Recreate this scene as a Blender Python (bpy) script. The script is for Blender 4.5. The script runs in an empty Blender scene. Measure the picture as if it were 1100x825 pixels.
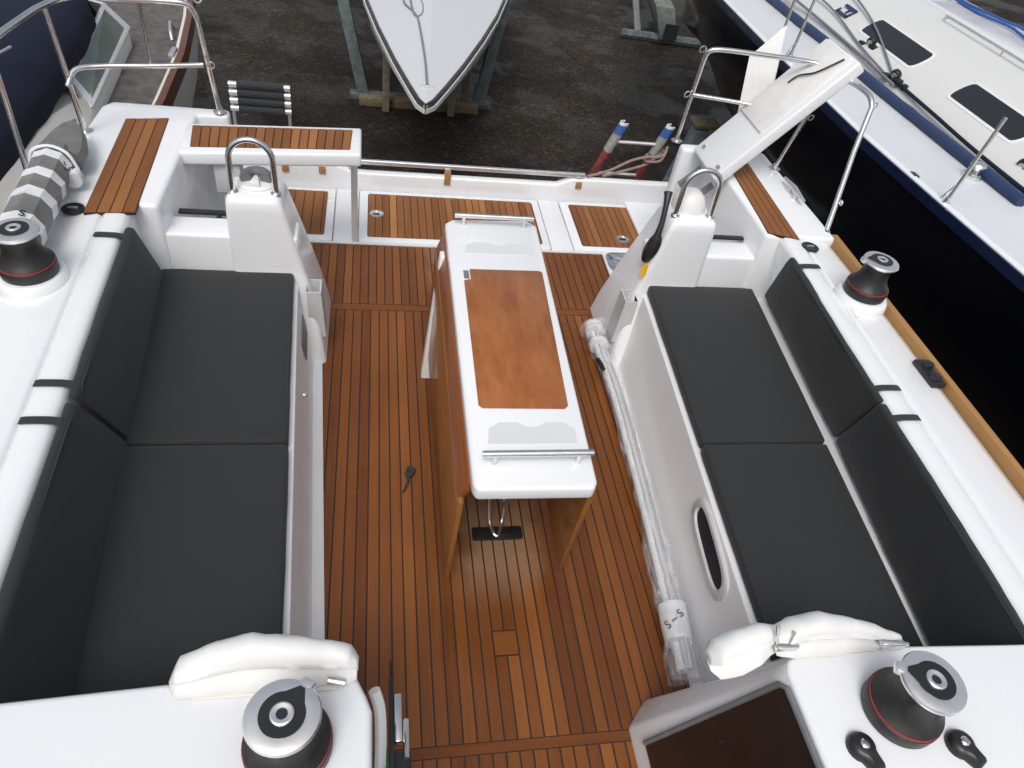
import bpy, bmesh, math, random
from mathutils import Vector, Matrix, noise
R=math.radians
random.seed(7)
S=bpy.context.scene
COL=S.collection
# ------------------------------------------------------------------ helpers
def V(*a): return Vector(a)
def tag(o,label=None,cat=None,group=None,kind=None):
    if label: o['label']=label
    if cat: o['category']=cat
    if group: o['group']=group
    if kind: o['kind']=kind
    return o
def empty(name,loc=(0,0,0),label=None,cat=None,group=None):
    o=bpy.data.objects.new(name,None); COL.objects.link(o); o.location=loc; o.empty_display_size=.1
    return tag(o,label,cat,group)
def crom(pts,n=6,closed=False):
    P=[Vector(p) for p in pts]; out=[]
    m=len(P); rng=range(m if closed else m-1)
    for i in rng:
        if closed: a,b,c,d=P[(i-1)%m],P[i],P[(i+1)%m],P[(i+2)%m]
        else: a,b,c,d=P[max(i-1,0)],P[i],P[i+1],P[min(i+2,m-1)]
        for k in range(n):
            t=k/n
            out.append(.5*((2*b)+(c-a)*t+(2*a-5*b+4*c-d)*t*t+(3*b-a-3*c+d)*t**3))
    if not closed: out.append(P[-1])
    return out
def clip(poly,nx,ny,c):   # keep nx*x+ny*y<=c
    out=[]
    for i in range(len(poly)):
        a=poly[i]; b=poly[(i+1)%len(poly)]
        da=nx*a[0]+ny*a[1]-c; db=nx*b[0]+ny*b[1]-c
        if da<=0: out.append(a)
        if (da<0<db) or (db<0<da):
            t=da/(da-db); out.append((a[0]+(b[0]-a[0])*t,a[1]+(b[1]-a[1])*t))
    return out
class MB:
    def __init__(s): s.bm=bmesh.new(); s.tone=s.bm.loops.layers.color.new('tone') ; s.t=.5
    def _merge(s,b,bev=0,seg=2,ang=25):
        bmesh.ops.recalc_face_normals(b,faces=b.faces)
        if bev:
            ed=[e for e in b.edges if len(e.link_faces)==2 and e.calc_face_angle(0)>R(ang)]
            bmesh.ops.bevel(b,geom=ed,offset=bev,segments=seg,profile=.5,affect='EDGES',clamp_overlap=True)
        off={}
        for v in b.verts: off[v]=s.bm.verts.new(v.co)
        for f in b.faces:
            try: nf=s.bm.faces.new([off[v] for v in f.verts])
            except ValueError: continue
            for l in nf.loops: l[s.tone]=(s.t,s.t,s.t,1)
        b.free(); return s
    def hexa(s,c,bev=0,seg=2):
        b=bmesh.new(); v=[b.verts.new(p) for p in c]
        for f in ((0,3,2,1),(4,5,6,7),(0,1,5,4),(1,2,6,5),(2,3,7,6),(3,0,4,7)): b.faces.new([v[i] for i in f])
        return s._merge(b,bev,seg)
    def box(s,a,c,bev=0,seg=2):
        (x0,y0,z0),(x1,y1,z1)=a,c
        return s.hexa([(x0,y0,z0),(x1,y0,z0),(x1,y1,z0),(x0,y1,z0),(x0,y0,z1),(x1,y0,z1),(x1,y1,z1),(x0,y1,z1)],bev,seg)
    def obox(s,o,u,v,w,bev=0,seg=2):   # origin corner and three edge vectors
        o,u,v,w=map(Vector,(o,u,v,w))
        return s.hexa([o,o+u,o+u+v,o+v,o+w,o+u+w,o+u+v+w,o+v+w],bev,seg)
    def prism(s,poly,z0,z1,bev=0,seg=2,f=None):
        f=f or (lambda x,y,z:(x,y,z))
        b=bmesh.new(); n=len(poly)
        A=[b.verts.new(f(x,y,z0)) for x,y in poly]; B=[b.verts.new(f(x,y,z1)) for x,y in poly]
        b.faces.new(A[::-1]); b.faces.new(B)
        for i in range(n): b.faces.new((A[i],A[(i+1)%n],B[(i+1)%n],B[i]))
        return s._merge(b,bev,seg)
    def loft(s,rings,closed=True,cap=True,bev=0,seg=2):
        b=bmesh.new(); L=[[b.verts.new(p) for p in r] for r in rings]; n=len(rings[0])
        for i in range(len(L)-1):
            for j in range(n if closed else n-1):
                k=(j+1)%n
                try: b.faces.new((L[i][j],L[i][k],L[i+1][k],L[i+1][j]))
                except ValueError: pass
        if cap and closed:
            b.faces.new(L[0][::-1]); b.faces.new(L[-1])
        return s._merge(b,bev,seg)
    def tube(s,pts,r,n=12,closed=False,rf=None,sx=1):
        P=[Vector(p) for p in pts]; m=len(P); rings=[]
        T=[]
        for i in range(m):
            a=P[(i-1)%m] if (closed or i>0) else P[i]; c=P[(i+1)%m] if (closed or i<m-1) else P[i]
            T.append((c-a).normalized())
        up=Vector((0,0,1)) if abs(T[0].z)<.9 else Vector((1,0,0))
        N=(up-up.dot(T[0])*T[0]).normalized()
        for i in range(m):
            N=(N-N.dot(T[i])*T[i]).normalized(); B=T[i].cross(N)
            rr=rf(i/(m-1)) if rf else r
            rings.append([P[i]+rr*(math.cos(2*math.pi*k/n)*N+sx*math.sin(2*math.pi*k/n)*B) for k in range(n)])
        if closed: rings.append(rings[0])
        return s.loft(rings,True,not closed)
    def lathe(s,prof,o=(0,0,0),ax=(0,0,1),n=32):
        ax=Vector(ax).normalized(); o=Vector(o)
        u=ax.cross(Vector((0,1,0))); u=u.normalized() if u.length>.1 else Vector((1,0,0)); w=ax.cross(u)
        rings=[[o+ax*z+max(r,1e-4)*(math.cos(2*math.pi*k/n)*u+math.sin(2*math.pi*k/n)*w) for k in range(n)] for r,z in prof]
        return s.loft(rings)
    def cushion(s,c,bev=.02,bulge=.006,nz=.0025,nu=9,nv=14,crease=0):
        b=bmesh.new(); v=[b.verts.new(p) for p in c]
        for f in ((0,3,2,1),(4,5,6,7),(0,1,5,4),(1,2,6,5),(2,3,7,6),(3,0,4,7)): b.faces.new([v[i] for i in f])
        bmesh.ops.recalc_face_normals(b,faces=b.faces)
        bmesh.ops.bevel(b,geom=list(b.edges),offset=bev,segments=3,profile=.5,affect='EDGES')
        c=[Vector(p) for p in c]; o=sum(c,Vector())/8
        U=((c[1]+c[2]+c[5]+c[6])-(c[0]+c[3]+c[4]+c[7]))/4; W=((c[3]+c[2]+c[7]+c[6])-(c[0]+c[1]+c[4]+c[5]))/4
        for d,n in ((U,nu),(W,nv)):
            for k in range(1,n):
                bmesh.ops.bisect_plane(b,geom=list(b.verts)+list(b.edges)+list(b.faces),plane_co=o-d/2+d*(k/n),plane_no=d)
        b.normal_update()
        H=(c[4]+c[5]+c[6]+c[7]-c[0]-c[1]-c[2]-c[3])/4
        disp={}
        for vt in b.verts:
            p=vt.co-o; u=max(-1,min(1,2*p.dot(U)/U.length_squared)); w=max(-1,min(1,2*p.dot(W)/W.length_squared))
            q=(1-u*u)**.5*(1-w*w)**.5 if abs(u)<1 and abs(w)<1 else 0
            d=bulge*q+nz*noise.noise(vt.co*7)+nz*.8*noise.noise(vt.co*19)
            if crease: d+=crease*q*math.sin((vt.co.y*38+9*noise.noise(vt.co*5)))*max(0,noise.noise(vt.co*2.3+Vector((3,1,0)))+.1)
            disp[vt]=vt.normal*d
        for vt,d in disp.items(): vt.co+=d
        return s._merge(b)
    def planks(s,poly,pitch,axis='y',z=0,h=.004,gap=.005,off=0,cuts=None,tj=.5,joints=True):
        lo=min(p[0] if axis=='y' else p[1] for p in poly); hi=max(p[0] if axis=='y' else p[1] for p in poly)
        k=math.floor((lo-off)/pitch)
        while off+k*pitch<hi:
            a=off+k*pitch+gap/2; c=off+(k+1)*pitch-gap/2
            if axis=='y': q=clip(clip(poly,1,0,c),-1,0,-a)
            else: q=clip(clip(poly,0,1,c),0,-1,-a)
            segs=[q]
            if cuts:
                for (x0,x1,yc) in cuts:
                    if a>=x0-1e-3 and c<=x1+1e-3:
                        ns=[]
                        for g in segs: ns+= [clip(g,0,1,yc-gap/2),clip(g,0,-1,-(yc+gap/2))]
                        segs=ns
            for g in segs:
                if len(g)<3: continue
                s.t=min(1,max(0,random.gauss(.5,.17))); s.prism(g,z-h,z)
            k+=1
        s.t=.5; return s
    def build(s,name,mat,parent=None,ang=35,smooth=True):
        me=bpy.data.meshes.new(name); s.bm.to_mesh(me); s.bm.free()
        if smooth:
            for p in me.polygons: p.use_smooth=True
            me.set_sharp_from_angle(angle=R(ang))
        me.materials.append(mat)
        o=bpy.data.objects.new(name,me); COL.objects.link(o)
        if parent:
            o.parent=parent
            # world coordinates were used; undo the parents' offsets
            off=Vector(); q=parent
            while q: off+=q.location; q=q.parent
            me.transform(Matrix.Translation(-off))
        return o
def rpoly(x0,y0,x1,y1,r=.03,n=4):
    out=[]
    for cx,cy,a0 in ((x1-r,y1-r,0),(x0+r,y1-r,90),(x0+r,y0+r,180),(x1-r,y0+r,270)):
        for k in range(n+1):
            a=R(a0+90*k/n); out.append((cx+r*math.cos(a),cy+r*math.sin(a)))
    return out
def mir(poly,s): return [(s*x,y) for x,y in (poly if s>0 else poly[::-1])]
# ------------------------------------------------------------------ materials
class NT:
    def __init__(s,name):
        s.m=bpy.data.materials.new(name); s.m.use_nodes=True; s.n=s.m.node_tree.nodes; s.l=s.m.node_tree.links
        s.b=s.n['Principled BSDF']
    def node(s,t,**k):
        n=s.n.new(t)
        for a,v in k.items():
            if a.startswith('i_'): 
                key=a[2:].replace('_',' '); n.inputs[key].default_value=v
            else: setattr(n,a,v)
        return n
    def link(s,a,b): s.l.new(a,b)
    def coord(s,scale=(1,1,1),rot=(0,0,0)):
        g=s.node('ShaderNodeNewGeometry'); m=s.node('ShaderNodeMapping'); s.link(g.outputs['Position'],m.inputs[0]); m.inputs['Scale'].default_value=scale; m.inputs['Rotation'].default_value=rot
        return m.outputs[0]
    def noise(s,sc,det=4,vec=None,rough=.55):
        n=s.node('ShaderNodeTexNoise'); n.inputs['Scale'].default_value=sc; n.inputs['Detail'].default_value=det; n.inputs['Roughness'].default_value=rough
        s.link(vec or s.coord(),n.inputs['Vector']); return n.outputs['Fac']
    def ramp(s,fac,stops):
        r=s.node('ShaderNodeValToRGB'); e=r.color_ramp.elements
        while len(e)<len(stops): e.new(.5)
        for k,(p,c) in enumerate(stops): e[k].position=p; e[k].color=(*c,1) if len(c)==3 else c
        s.link(fac,r.inputs[0]); return r.outputs[0]
    def mix(s,f,a,b,mode='MIX'):
        m=s.node('ShaderNodeMix',data_type='RGBA',blend_type=mode)
        for i,v in ((0,f),(6,a),(7,b)):
            if hasattr(v,'links') or isinstance(v,bpy.types.NodeSocket): s.link(v,m.inputs[i])
            else: m.inputs[i].default_value=v if i==0 else (*v,1)
        return m.outputs[2]
    def bump(s,h,st=.2,dist=.002,prev=None):
        b=s.node('ShaderNodeBump'); b.inputs['Strength'].default_value=st; b.inputs['Distance'].default_value=dist
        s.link(h,b.inputs['Height']); 
        if prev: s.link(prev,b.inputs['Normal'])
        s.link(b.outputs[0],s.b.inputs['Normal']); return b.outputs[0]
    def set(s,**k):
        for a,v in k.items():
            i=s.b.inputs[a.replace('_',' ')]
            if isinstance(v,bpy.types.NodeSocket): s.link(v,i)
            else: i.default_value=(*v,1) if isinstance(v,tuple) and len(v)==3 else v
        return s
def simple(name,col,rough=.5,metal=0,var=.12,vs=14,bump=0,bs=60,coat=0,**k):
    t=NT(name); d=tuple(c*(1-var) for c in col); l=tuple(min(1,c*(1+var)) for c in col)
    f=t.noise(vs,5)
    t.set(Base_Color=t.ramp(f,[(.3,d),(.7,l)]),Roughness=t.ramp(t.noise(vs*.6,4),[(.3,(max(0,rough-.07),)*3),(.7,(min(1,rough+.08),)*3)]),Metallic=metal)
    if coat: t.set(Coat_Weight=coat,Coat_Roughness=.08)
    if bump: t.bump(t.noise(bs,4),bump,.002)
    for a,v in k.items(): t.set(**{a:v})
    return t.m
def gelcoat(name,col=(.80,.815,.835),rough=.22,dirt=.5,grip=False):
    t=NT(name)
    n1=t.noise(1.6,2,rough=.5); n2=t.noise(38,5,rough=.7)
    g=t.mix(t.ramp(n1,[(.3,(0,0,0)),(1,(.16*dirt,)*3)]),col,(col[0]*.72,col[1]*.71,col[2]*.66))
    sp=t.ramp(n2,[(.72,(0,0,0)),(.76,(dirt*.35,)*3)])
    g=t.mix(sp,g,(.42,.40,.36))
    t.set(Base_Color=g,Roughness=t.ramp(t.noise(5,2),[(.2,(rough*.8,)*3),(.8,(rough*1.5,)*3)]),Coat_Weight=.25,Coat_Roughness=.12)
    if grip: t.bump(t.noise(420,2),.35,.001)
    else: t.bump(t.noise(3.5,3),.06,.01)
    return t.m
def teak(name,grain='y',dark=(.125,.038,.0090),light=(.355,.128,.030),rough=.36,wet=True,dry=False):
    t=NT(name); a=t.node('ShaderNodeVertexColor',layer_name='tone'); sep=t.node('ShaderNodeSeparateColor'); t.link(a.outputs[0],sep.inputs[0])
    tone=sep.outputs[0]
    sc=(60,2.2,20) if grain=='y' else (2.2,60,20)
    if grain=='z': sc=(60,2.2,8)
    gv=t.coord(sc); n=t.noise(1,6,gv,.62)
    big=t.noise(1.7,3)
    m=t.node('ShaderNodeMath',operation='MULTIPLY_ADD'); t.link(n,m.inputs[0]); m.inputs[1].default_value=.55; t.link(tone,m.inputs[2])
    m2=t.node('ShaderNodeMath',operation='MULTIPLY_ADD'); t.link(big,m2.inputs[0]); m2.inputs[1].default_value=.5; t.link(m.outputs[0],m2.inputs[2])
    col=t.ramp(m2.outputs[0],[(.45,dark),(1.0,tuple((a_+b_)/2 for a_,b_ in zip(dark,light))),(1.35,light)])
    # ramp clamps at 1: rescale
    sc2=t.node('ShaderNodeMath',operation='MULTIPLY'); t.link(m2.outputs[0],sc2.inputs[0]); sc2.inputs[1].default_value=.62
    col=t.ramp(sc2.outputs[0],[(.30,dark),(.62,tuple(.55*a_+.45*b_ for a_,b_ in zip(dark,light))),(.92,light)])
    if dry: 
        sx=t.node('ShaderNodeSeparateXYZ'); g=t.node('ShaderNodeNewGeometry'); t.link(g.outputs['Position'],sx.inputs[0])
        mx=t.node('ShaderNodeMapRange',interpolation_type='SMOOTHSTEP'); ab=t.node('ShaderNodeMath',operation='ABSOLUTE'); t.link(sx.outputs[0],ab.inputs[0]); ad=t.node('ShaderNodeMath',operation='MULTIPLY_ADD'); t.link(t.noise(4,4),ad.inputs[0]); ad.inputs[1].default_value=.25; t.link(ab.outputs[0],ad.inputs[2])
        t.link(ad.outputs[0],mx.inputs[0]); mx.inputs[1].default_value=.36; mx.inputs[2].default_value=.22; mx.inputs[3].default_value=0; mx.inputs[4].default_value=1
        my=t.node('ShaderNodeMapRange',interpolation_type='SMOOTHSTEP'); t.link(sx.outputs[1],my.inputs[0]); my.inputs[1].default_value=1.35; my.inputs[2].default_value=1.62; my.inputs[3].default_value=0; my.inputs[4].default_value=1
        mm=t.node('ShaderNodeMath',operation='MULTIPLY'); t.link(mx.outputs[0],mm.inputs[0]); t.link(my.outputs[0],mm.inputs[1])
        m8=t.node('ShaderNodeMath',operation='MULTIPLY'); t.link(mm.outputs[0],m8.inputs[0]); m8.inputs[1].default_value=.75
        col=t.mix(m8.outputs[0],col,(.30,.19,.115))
    t.set(Base_Color=col,Specular_IOR_Level=.33)
    if wet: t.set(Roughness=t.ramp(t.noise(2.6,4),[(.38,(rough*.55,)*3),(.62,(rough*1.35,)*3)]))
    else: t.set(Roughness=rough)
    t.bump(n,.25,.0012)
    return t.m
M={}
M['gel']=gelcoat('gelcoat_white')
M['gelgrip']=gelcoat('gelcoat_nonskid',(.77,.785,.80),.4,.6,True)
M['gelgrey']=gelcoat('gelcoat_liner',(.76,.765,.775),.35,.5)
M['liner']=simple('satin_liner',(.80,.81,.82),.55,0,.03,6)
M['recess_shade']=gelcoat('recess_shade_grey',(.66,.675,.69),.35,.4)
M['cream']=gelcoat('gelcoat_cream',(.74,.72,.66),.35,.6)
M['ngel']=gelcoat('neighbour_deck',(.66,.69,.72),.4,.5,True)
M['ncab']=gelcoat('neighbour_cabin',(.70,.705,.69),.3,.5)
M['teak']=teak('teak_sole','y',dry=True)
M['teakx']=teak('teak_cross','x')
M['teakh']=teak('teak_hatch','y',dark=(.17,.060,.017),light=(.45,.20,.064),rough=.6,wet=False)
M['var']=teak('varnished_teak','y',dark=(.19,.052,.013),light=(.43,.15,.040),rough=.25)
M['var2']=teak('varnished_leaf','y',dark=(.22,.085,.022),light=(.44,.20,.060),rough=.2)
t_=NT('table_inset_wood'); q_=t_.noise(1,6,t_.coord((26,5,10)),.7); q2=t_.noise(7,4)
c1=t_.ramp(q_,[(.25,(.20,.058,.015)),(.5,(.29,.095,.026)),(.75,(.37,.145,.042))]); c2=t_.mix(t_.ramp(q2,[(.4,(0,0,0)),(.7,(.45,)*3)]),c1,(.40,.155,.048)); t_.set(Base_Color=c2,Roughness=.28); t_.bump(q_,.12,.001); M['inset']=t_.m
M['railteak']=teak('toe_rail_teak','y',dark=(.33,.17,.06),light=(.52,.30,.12),rough=.6,wet=False)
M['caulk']=simple('caulk_black',(.012,.011,.011),.6)
M['dark']=simple('shadow_gap_black',(.01,.012,.02),.6)
M['steel']=simple('stainless_steel',(.72,.72,.71),.22,1,.06,30)
M['satin']=simple('satin_aluminium',(.70,.70,.70),.42,.85,.08,30)
M['chrome']=simple('polished_chrome',(.80,.79,.77),.12,1,.05,25)
M['crown']=simple('brushed_chrome',(.86,.85,.83),.30,.9,.05,25)
M['black']=simple('black_plastic',(.016,.016,.017),.38,0,.2)
M['winch']=simple('winch_black',(.022,.022,.021),.45,.2,.2,40,.1,200)
M['red']=simple('red_ring',(.42,.03,.03),.4)
M['whitepl']=simple('white_plastic',(.78,.78,.76),.35,0,.05)
M['greypl']=simple('grey_plastic',(.16,.17,.18),.5,0,.15)
M['lgrey']=simple('pale_grey_plastic',(.55,.56,.56),.4,0,.05)
M['midgrey']=simple('worn_grey_sleeve',(.33,.33,.32),.6,0,.2,40)
M['orange']=simple('yellow_tag',(.75,.42,.02),.5)
def fabric(name,col,sh=.12):
    t=NT(name); w=t.noise(500,2); v=t.noise(3,5)
    d=tuple(c*.8 for c in col); l=tuple(c*1.25 for c in col)
    c=t.mix(t.ramp(w,[(.35,(0,0,0)),(.65,(1,1,1))]),d,l)
    c=t.mix(t.ramp(v,[(.45,(0,0,0)),(.8,(.4,)*3)]),c,tuple(x*1.35 for x in col))
    t.set(Base_Color=c,Roughness=.82,Sheen_Weight=sh,Sheen_Roughness=.5)
    lint=t.ramp(t.noise(170,2),[(.74,(0,0,0)),(.78,(.5,)*3)]); c=t.mix(lint,c,tuple(x*4 for x in col)); t.set(Base_Color=c)
    bb=t.bump(w,.35,.0012); t.bump(t.noise(9,4),.25,.01,bb); return t.m
M['cloth']=fabric('cushion_charcoal',(.0155,.0168,.0178))
M['navy']=fabric('navy_canvas',(.0035,.0075,.025),0)
M['bluecover']=fabric('blue_track_cover',(.012,.030,.10))
M['strapc']=fabric('strap_black',(.02,.022,.024))
M['vinyl']=simple('white_vinyl',(.76,.765,.75),.5,0,.08,6,.25,18)
M['rope_dark']=simple('dark_rope',(.03,.03,.035),.8,0,.4,200,.5,300)
M['rope_grey']=simple('grey_rope',(.20,.21,.24),.8,0,.4,200,.5,300)
M['rope_blue']=simple('blue_rope',(.03,.10,.35),.8,0,.4,200,.5,300)
M['rope_tan']=simple('tan_rope',(.27,.20,.165),.85,0,.3,120,.6,200)
M['rollgrey']=simple('grey_foam_wrap',(.17,.17,.165),.45,0,.2,12,.2,40)
M['tape']=simple('white_tape',(.72,.74,.76),.35,0,.08,20)
M['navyhull']=simple('navy_hull_paint',(.0022,.0028,.006),.16,0,.3,3,.05,3)
M['hull']=gelcoat('hull_white',(.72,.72,.70),.25,.6)
M['antifoul']=simple('antifouling',(.02,.022,.025),.8,0,.3,5,.3,60)
M['glass']=simple('smoked_glass',(.022,.026,.030),.05,0,.15,4)
M['panel']=simple('smoked_acrylic',(.030,.018,.014),.22,0,.25,3)
M['green_glass']=simple('clear_pvc_window',(.16,.19,.17),.12,0,.2,5)
M['redpaint']=simple('worn_red_plastic',(.22,.045,.038),.7,0,.4,30)
M['blue']=simple('blue_tape',(.04,.13,.36),.6,0,.25,30)
M['galv']=simple('weathered_blue_steel',(.10,.125,.13),.7,.2,.4,9,.3,40)
M['timber']=simple('old_timber',(.16,.13,.08),.85,0,.35,12,.5,60)
M['palet']=simple('pale_timber',(.24,.22,.18),.85,0,.3,12,.5,60)
M['deckwood']=simple('weathered_grey_deck',(.11,.10,.095),.75,0,.35,10,.3,60)
M['mahog']=simple('mahogany_rail',(.13,.045,.02),.35,0,.25,14,.1,30)
def plastic_wrap():
    t=NT('clear_plastic_wrap')
    n=t.noise(1,6,t.coord((55,5,55)),rough=.65)
    t.set(Base_Color=(.82,.84,.88),Roughness=.18,Alpha=t.ramp(n,[(.38,(.05,)*3),(.55,(.24,)*3),(.72,(.80,)*3)]),IOR=1.4)
    t.bump(t.noise(1,5,t.coord((40,6,40)),rough=.7),.9,.008); return t.m
M['wrap']=plastic_wrap()
def ground_mat():
    t=NT('wet_gravel'); p=t.coord()
    vo=t.node('ShaderNodeTexVoronoi'); vo.inputs['Scale'].default_value=26; t.link(p,vo.inputs['Vector'])
    vf=t.node('ShaderNodeTexVoronoi'); vf.inputs['Scale'].default_value=75; t.link(p,vf.inputs['Vector'])
    sep=t.node('ShaderNodeSeparateColor'); t.link(vo.outputs['Color'],sep.inputs[0])
    sepf=t.node('ShaderNodeSeparateColor'); t.link(vf.outputs['Color'],sepf.inputs[0])
    base=t.ramp(sep.outputs[0],[(0,(.007,.006,.005)),(.6,(.024,.020,.016)),(.9,(.046,.038,.030)),(1,(.13,.115,.10))])
    fine=t.ramp(sepf.outputs[1],[(0,(.007,.006,.005)),(.7,(.028,.023,.018)),(.97,(.07,.06,.05)),(1,(.22,.20,.18))])
    c=t.mix(.5,base,fine)
    pat=t.ramp(t.noise(.55,6,rough=.65),[(.36,(.46,.42,.37)),(.64,(1.35,1.22,1.06))])
    c=t.mix(1.0,c,pat,'MULTIPLY')
    t.set(Base_Color=c,Roughness=t.ramp(t.noise(.8,5),[(.40,(.16,)*3),(.52,(.75,)*3)]),Specular_IOR_Level=.22)
    b=t.bump(vo.outputs['Distance'],.6,.02); t.bump(vf.outputs['Distance'],.6,.01,b)
    return t.m
M['ground']=ground_mat()
# ------------------------------------------------------------------ setting
GZ=-2.4
b=MB(); b.box((-400,-400,GZ-.3),(400,400,GZ)); g=b.build('ground',M['ground']); tag(g,kind='structure')

# ================================================================== OUR YACHT
Y=empty('sailing_yacht',(0,0,GZ),'white sailing yacht cockpit with teak floor, table and twin helm pods, filling the photo','yacht')
def xi(y): return .794+.064*(y-1.09)          # inboard edge of the seat cushions
def xo(y): return 1.337+.085*(y-.96)          # outboard edge of the seat cushions
def e_(y): return 1.43+.055*(y-.9)            # top inner edge of the coaming
def x0_(y): return .685+.060*(y-1.29)         # edge of the cockpit sole
def e2(y,s): return e_(y)+(.022 if s<0 else 0)
def xh(y,s): return (1.95 if s<0 else 1.865)+ (0 if y>2.2 else -.03*(2.2-y))
# hull below the deck
b=MB()
secs=[]
for y,w,k in ((-4.5,.95,.9),(-2.0,1.55,1),(0,1.8,1),(2,1.9,1),(4,1.86,.95),(4.63,1.72,.85)):
    secs.append([(x*w*(1 if abs(x)<1 else 1),y,z*1.0 if z>-.3 else -.3+(z+.3)*k) for x,z in ((1.0,-.02),(.985,-.4),(.86,-.75),(.5,-1.0),(0,-1.1),(-.5,-1.0),(-.86,-.75),(-.985,-.4),(-1.0,-.02))])
b.loft(secs); b.build('hull',M['hull'],Y)
b=MB(); b.prism([(-.35,-1.2),(.35,-1.2),(.25,.6),(-.25,.6)],GZ+.15,-.95,.03); b.build('keel',M['antifoul'],Y)
# sole
SO=MB(); SO.box((-1.05,-.6,-.05),(1.05,3.935,-.002)); sole=SO.build('cockpit_sole',M['caulk'],Y)
b=MB(); P=.0478
SX=-.020; cuts=[(SX-P,SX+P,1.190),(SX-P,SX+P,1.290)]
def rect(x0,y0,x1,y1): return [(x0,y0),(x1,y0),(x1,y1),(x0,y1)]
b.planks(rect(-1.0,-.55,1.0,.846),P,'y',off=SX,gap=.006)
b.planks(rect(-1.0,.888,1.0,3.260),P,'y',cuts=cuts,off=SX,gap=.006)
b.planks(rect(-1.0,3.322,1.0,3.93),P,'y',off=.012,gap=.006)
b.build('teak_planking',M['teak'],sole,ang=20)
for tt,ya,yb in ((.35,.8495,.8845),(.5,3.2645,3.3175)):
    b=MB(); b.t=tt; b.prism(rect(-1.0,ya,1.0,yb),-.004,0); b.build('cross_plank',M['teakx'],sole,ang=20)
b=MB(); b.t=.6; b.prism(rect(SX-P+.003,1.193,SX+P-.003,1.287),-.0039,.0003); b.build('centre_plate',M['teakx'],sole)
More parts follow.
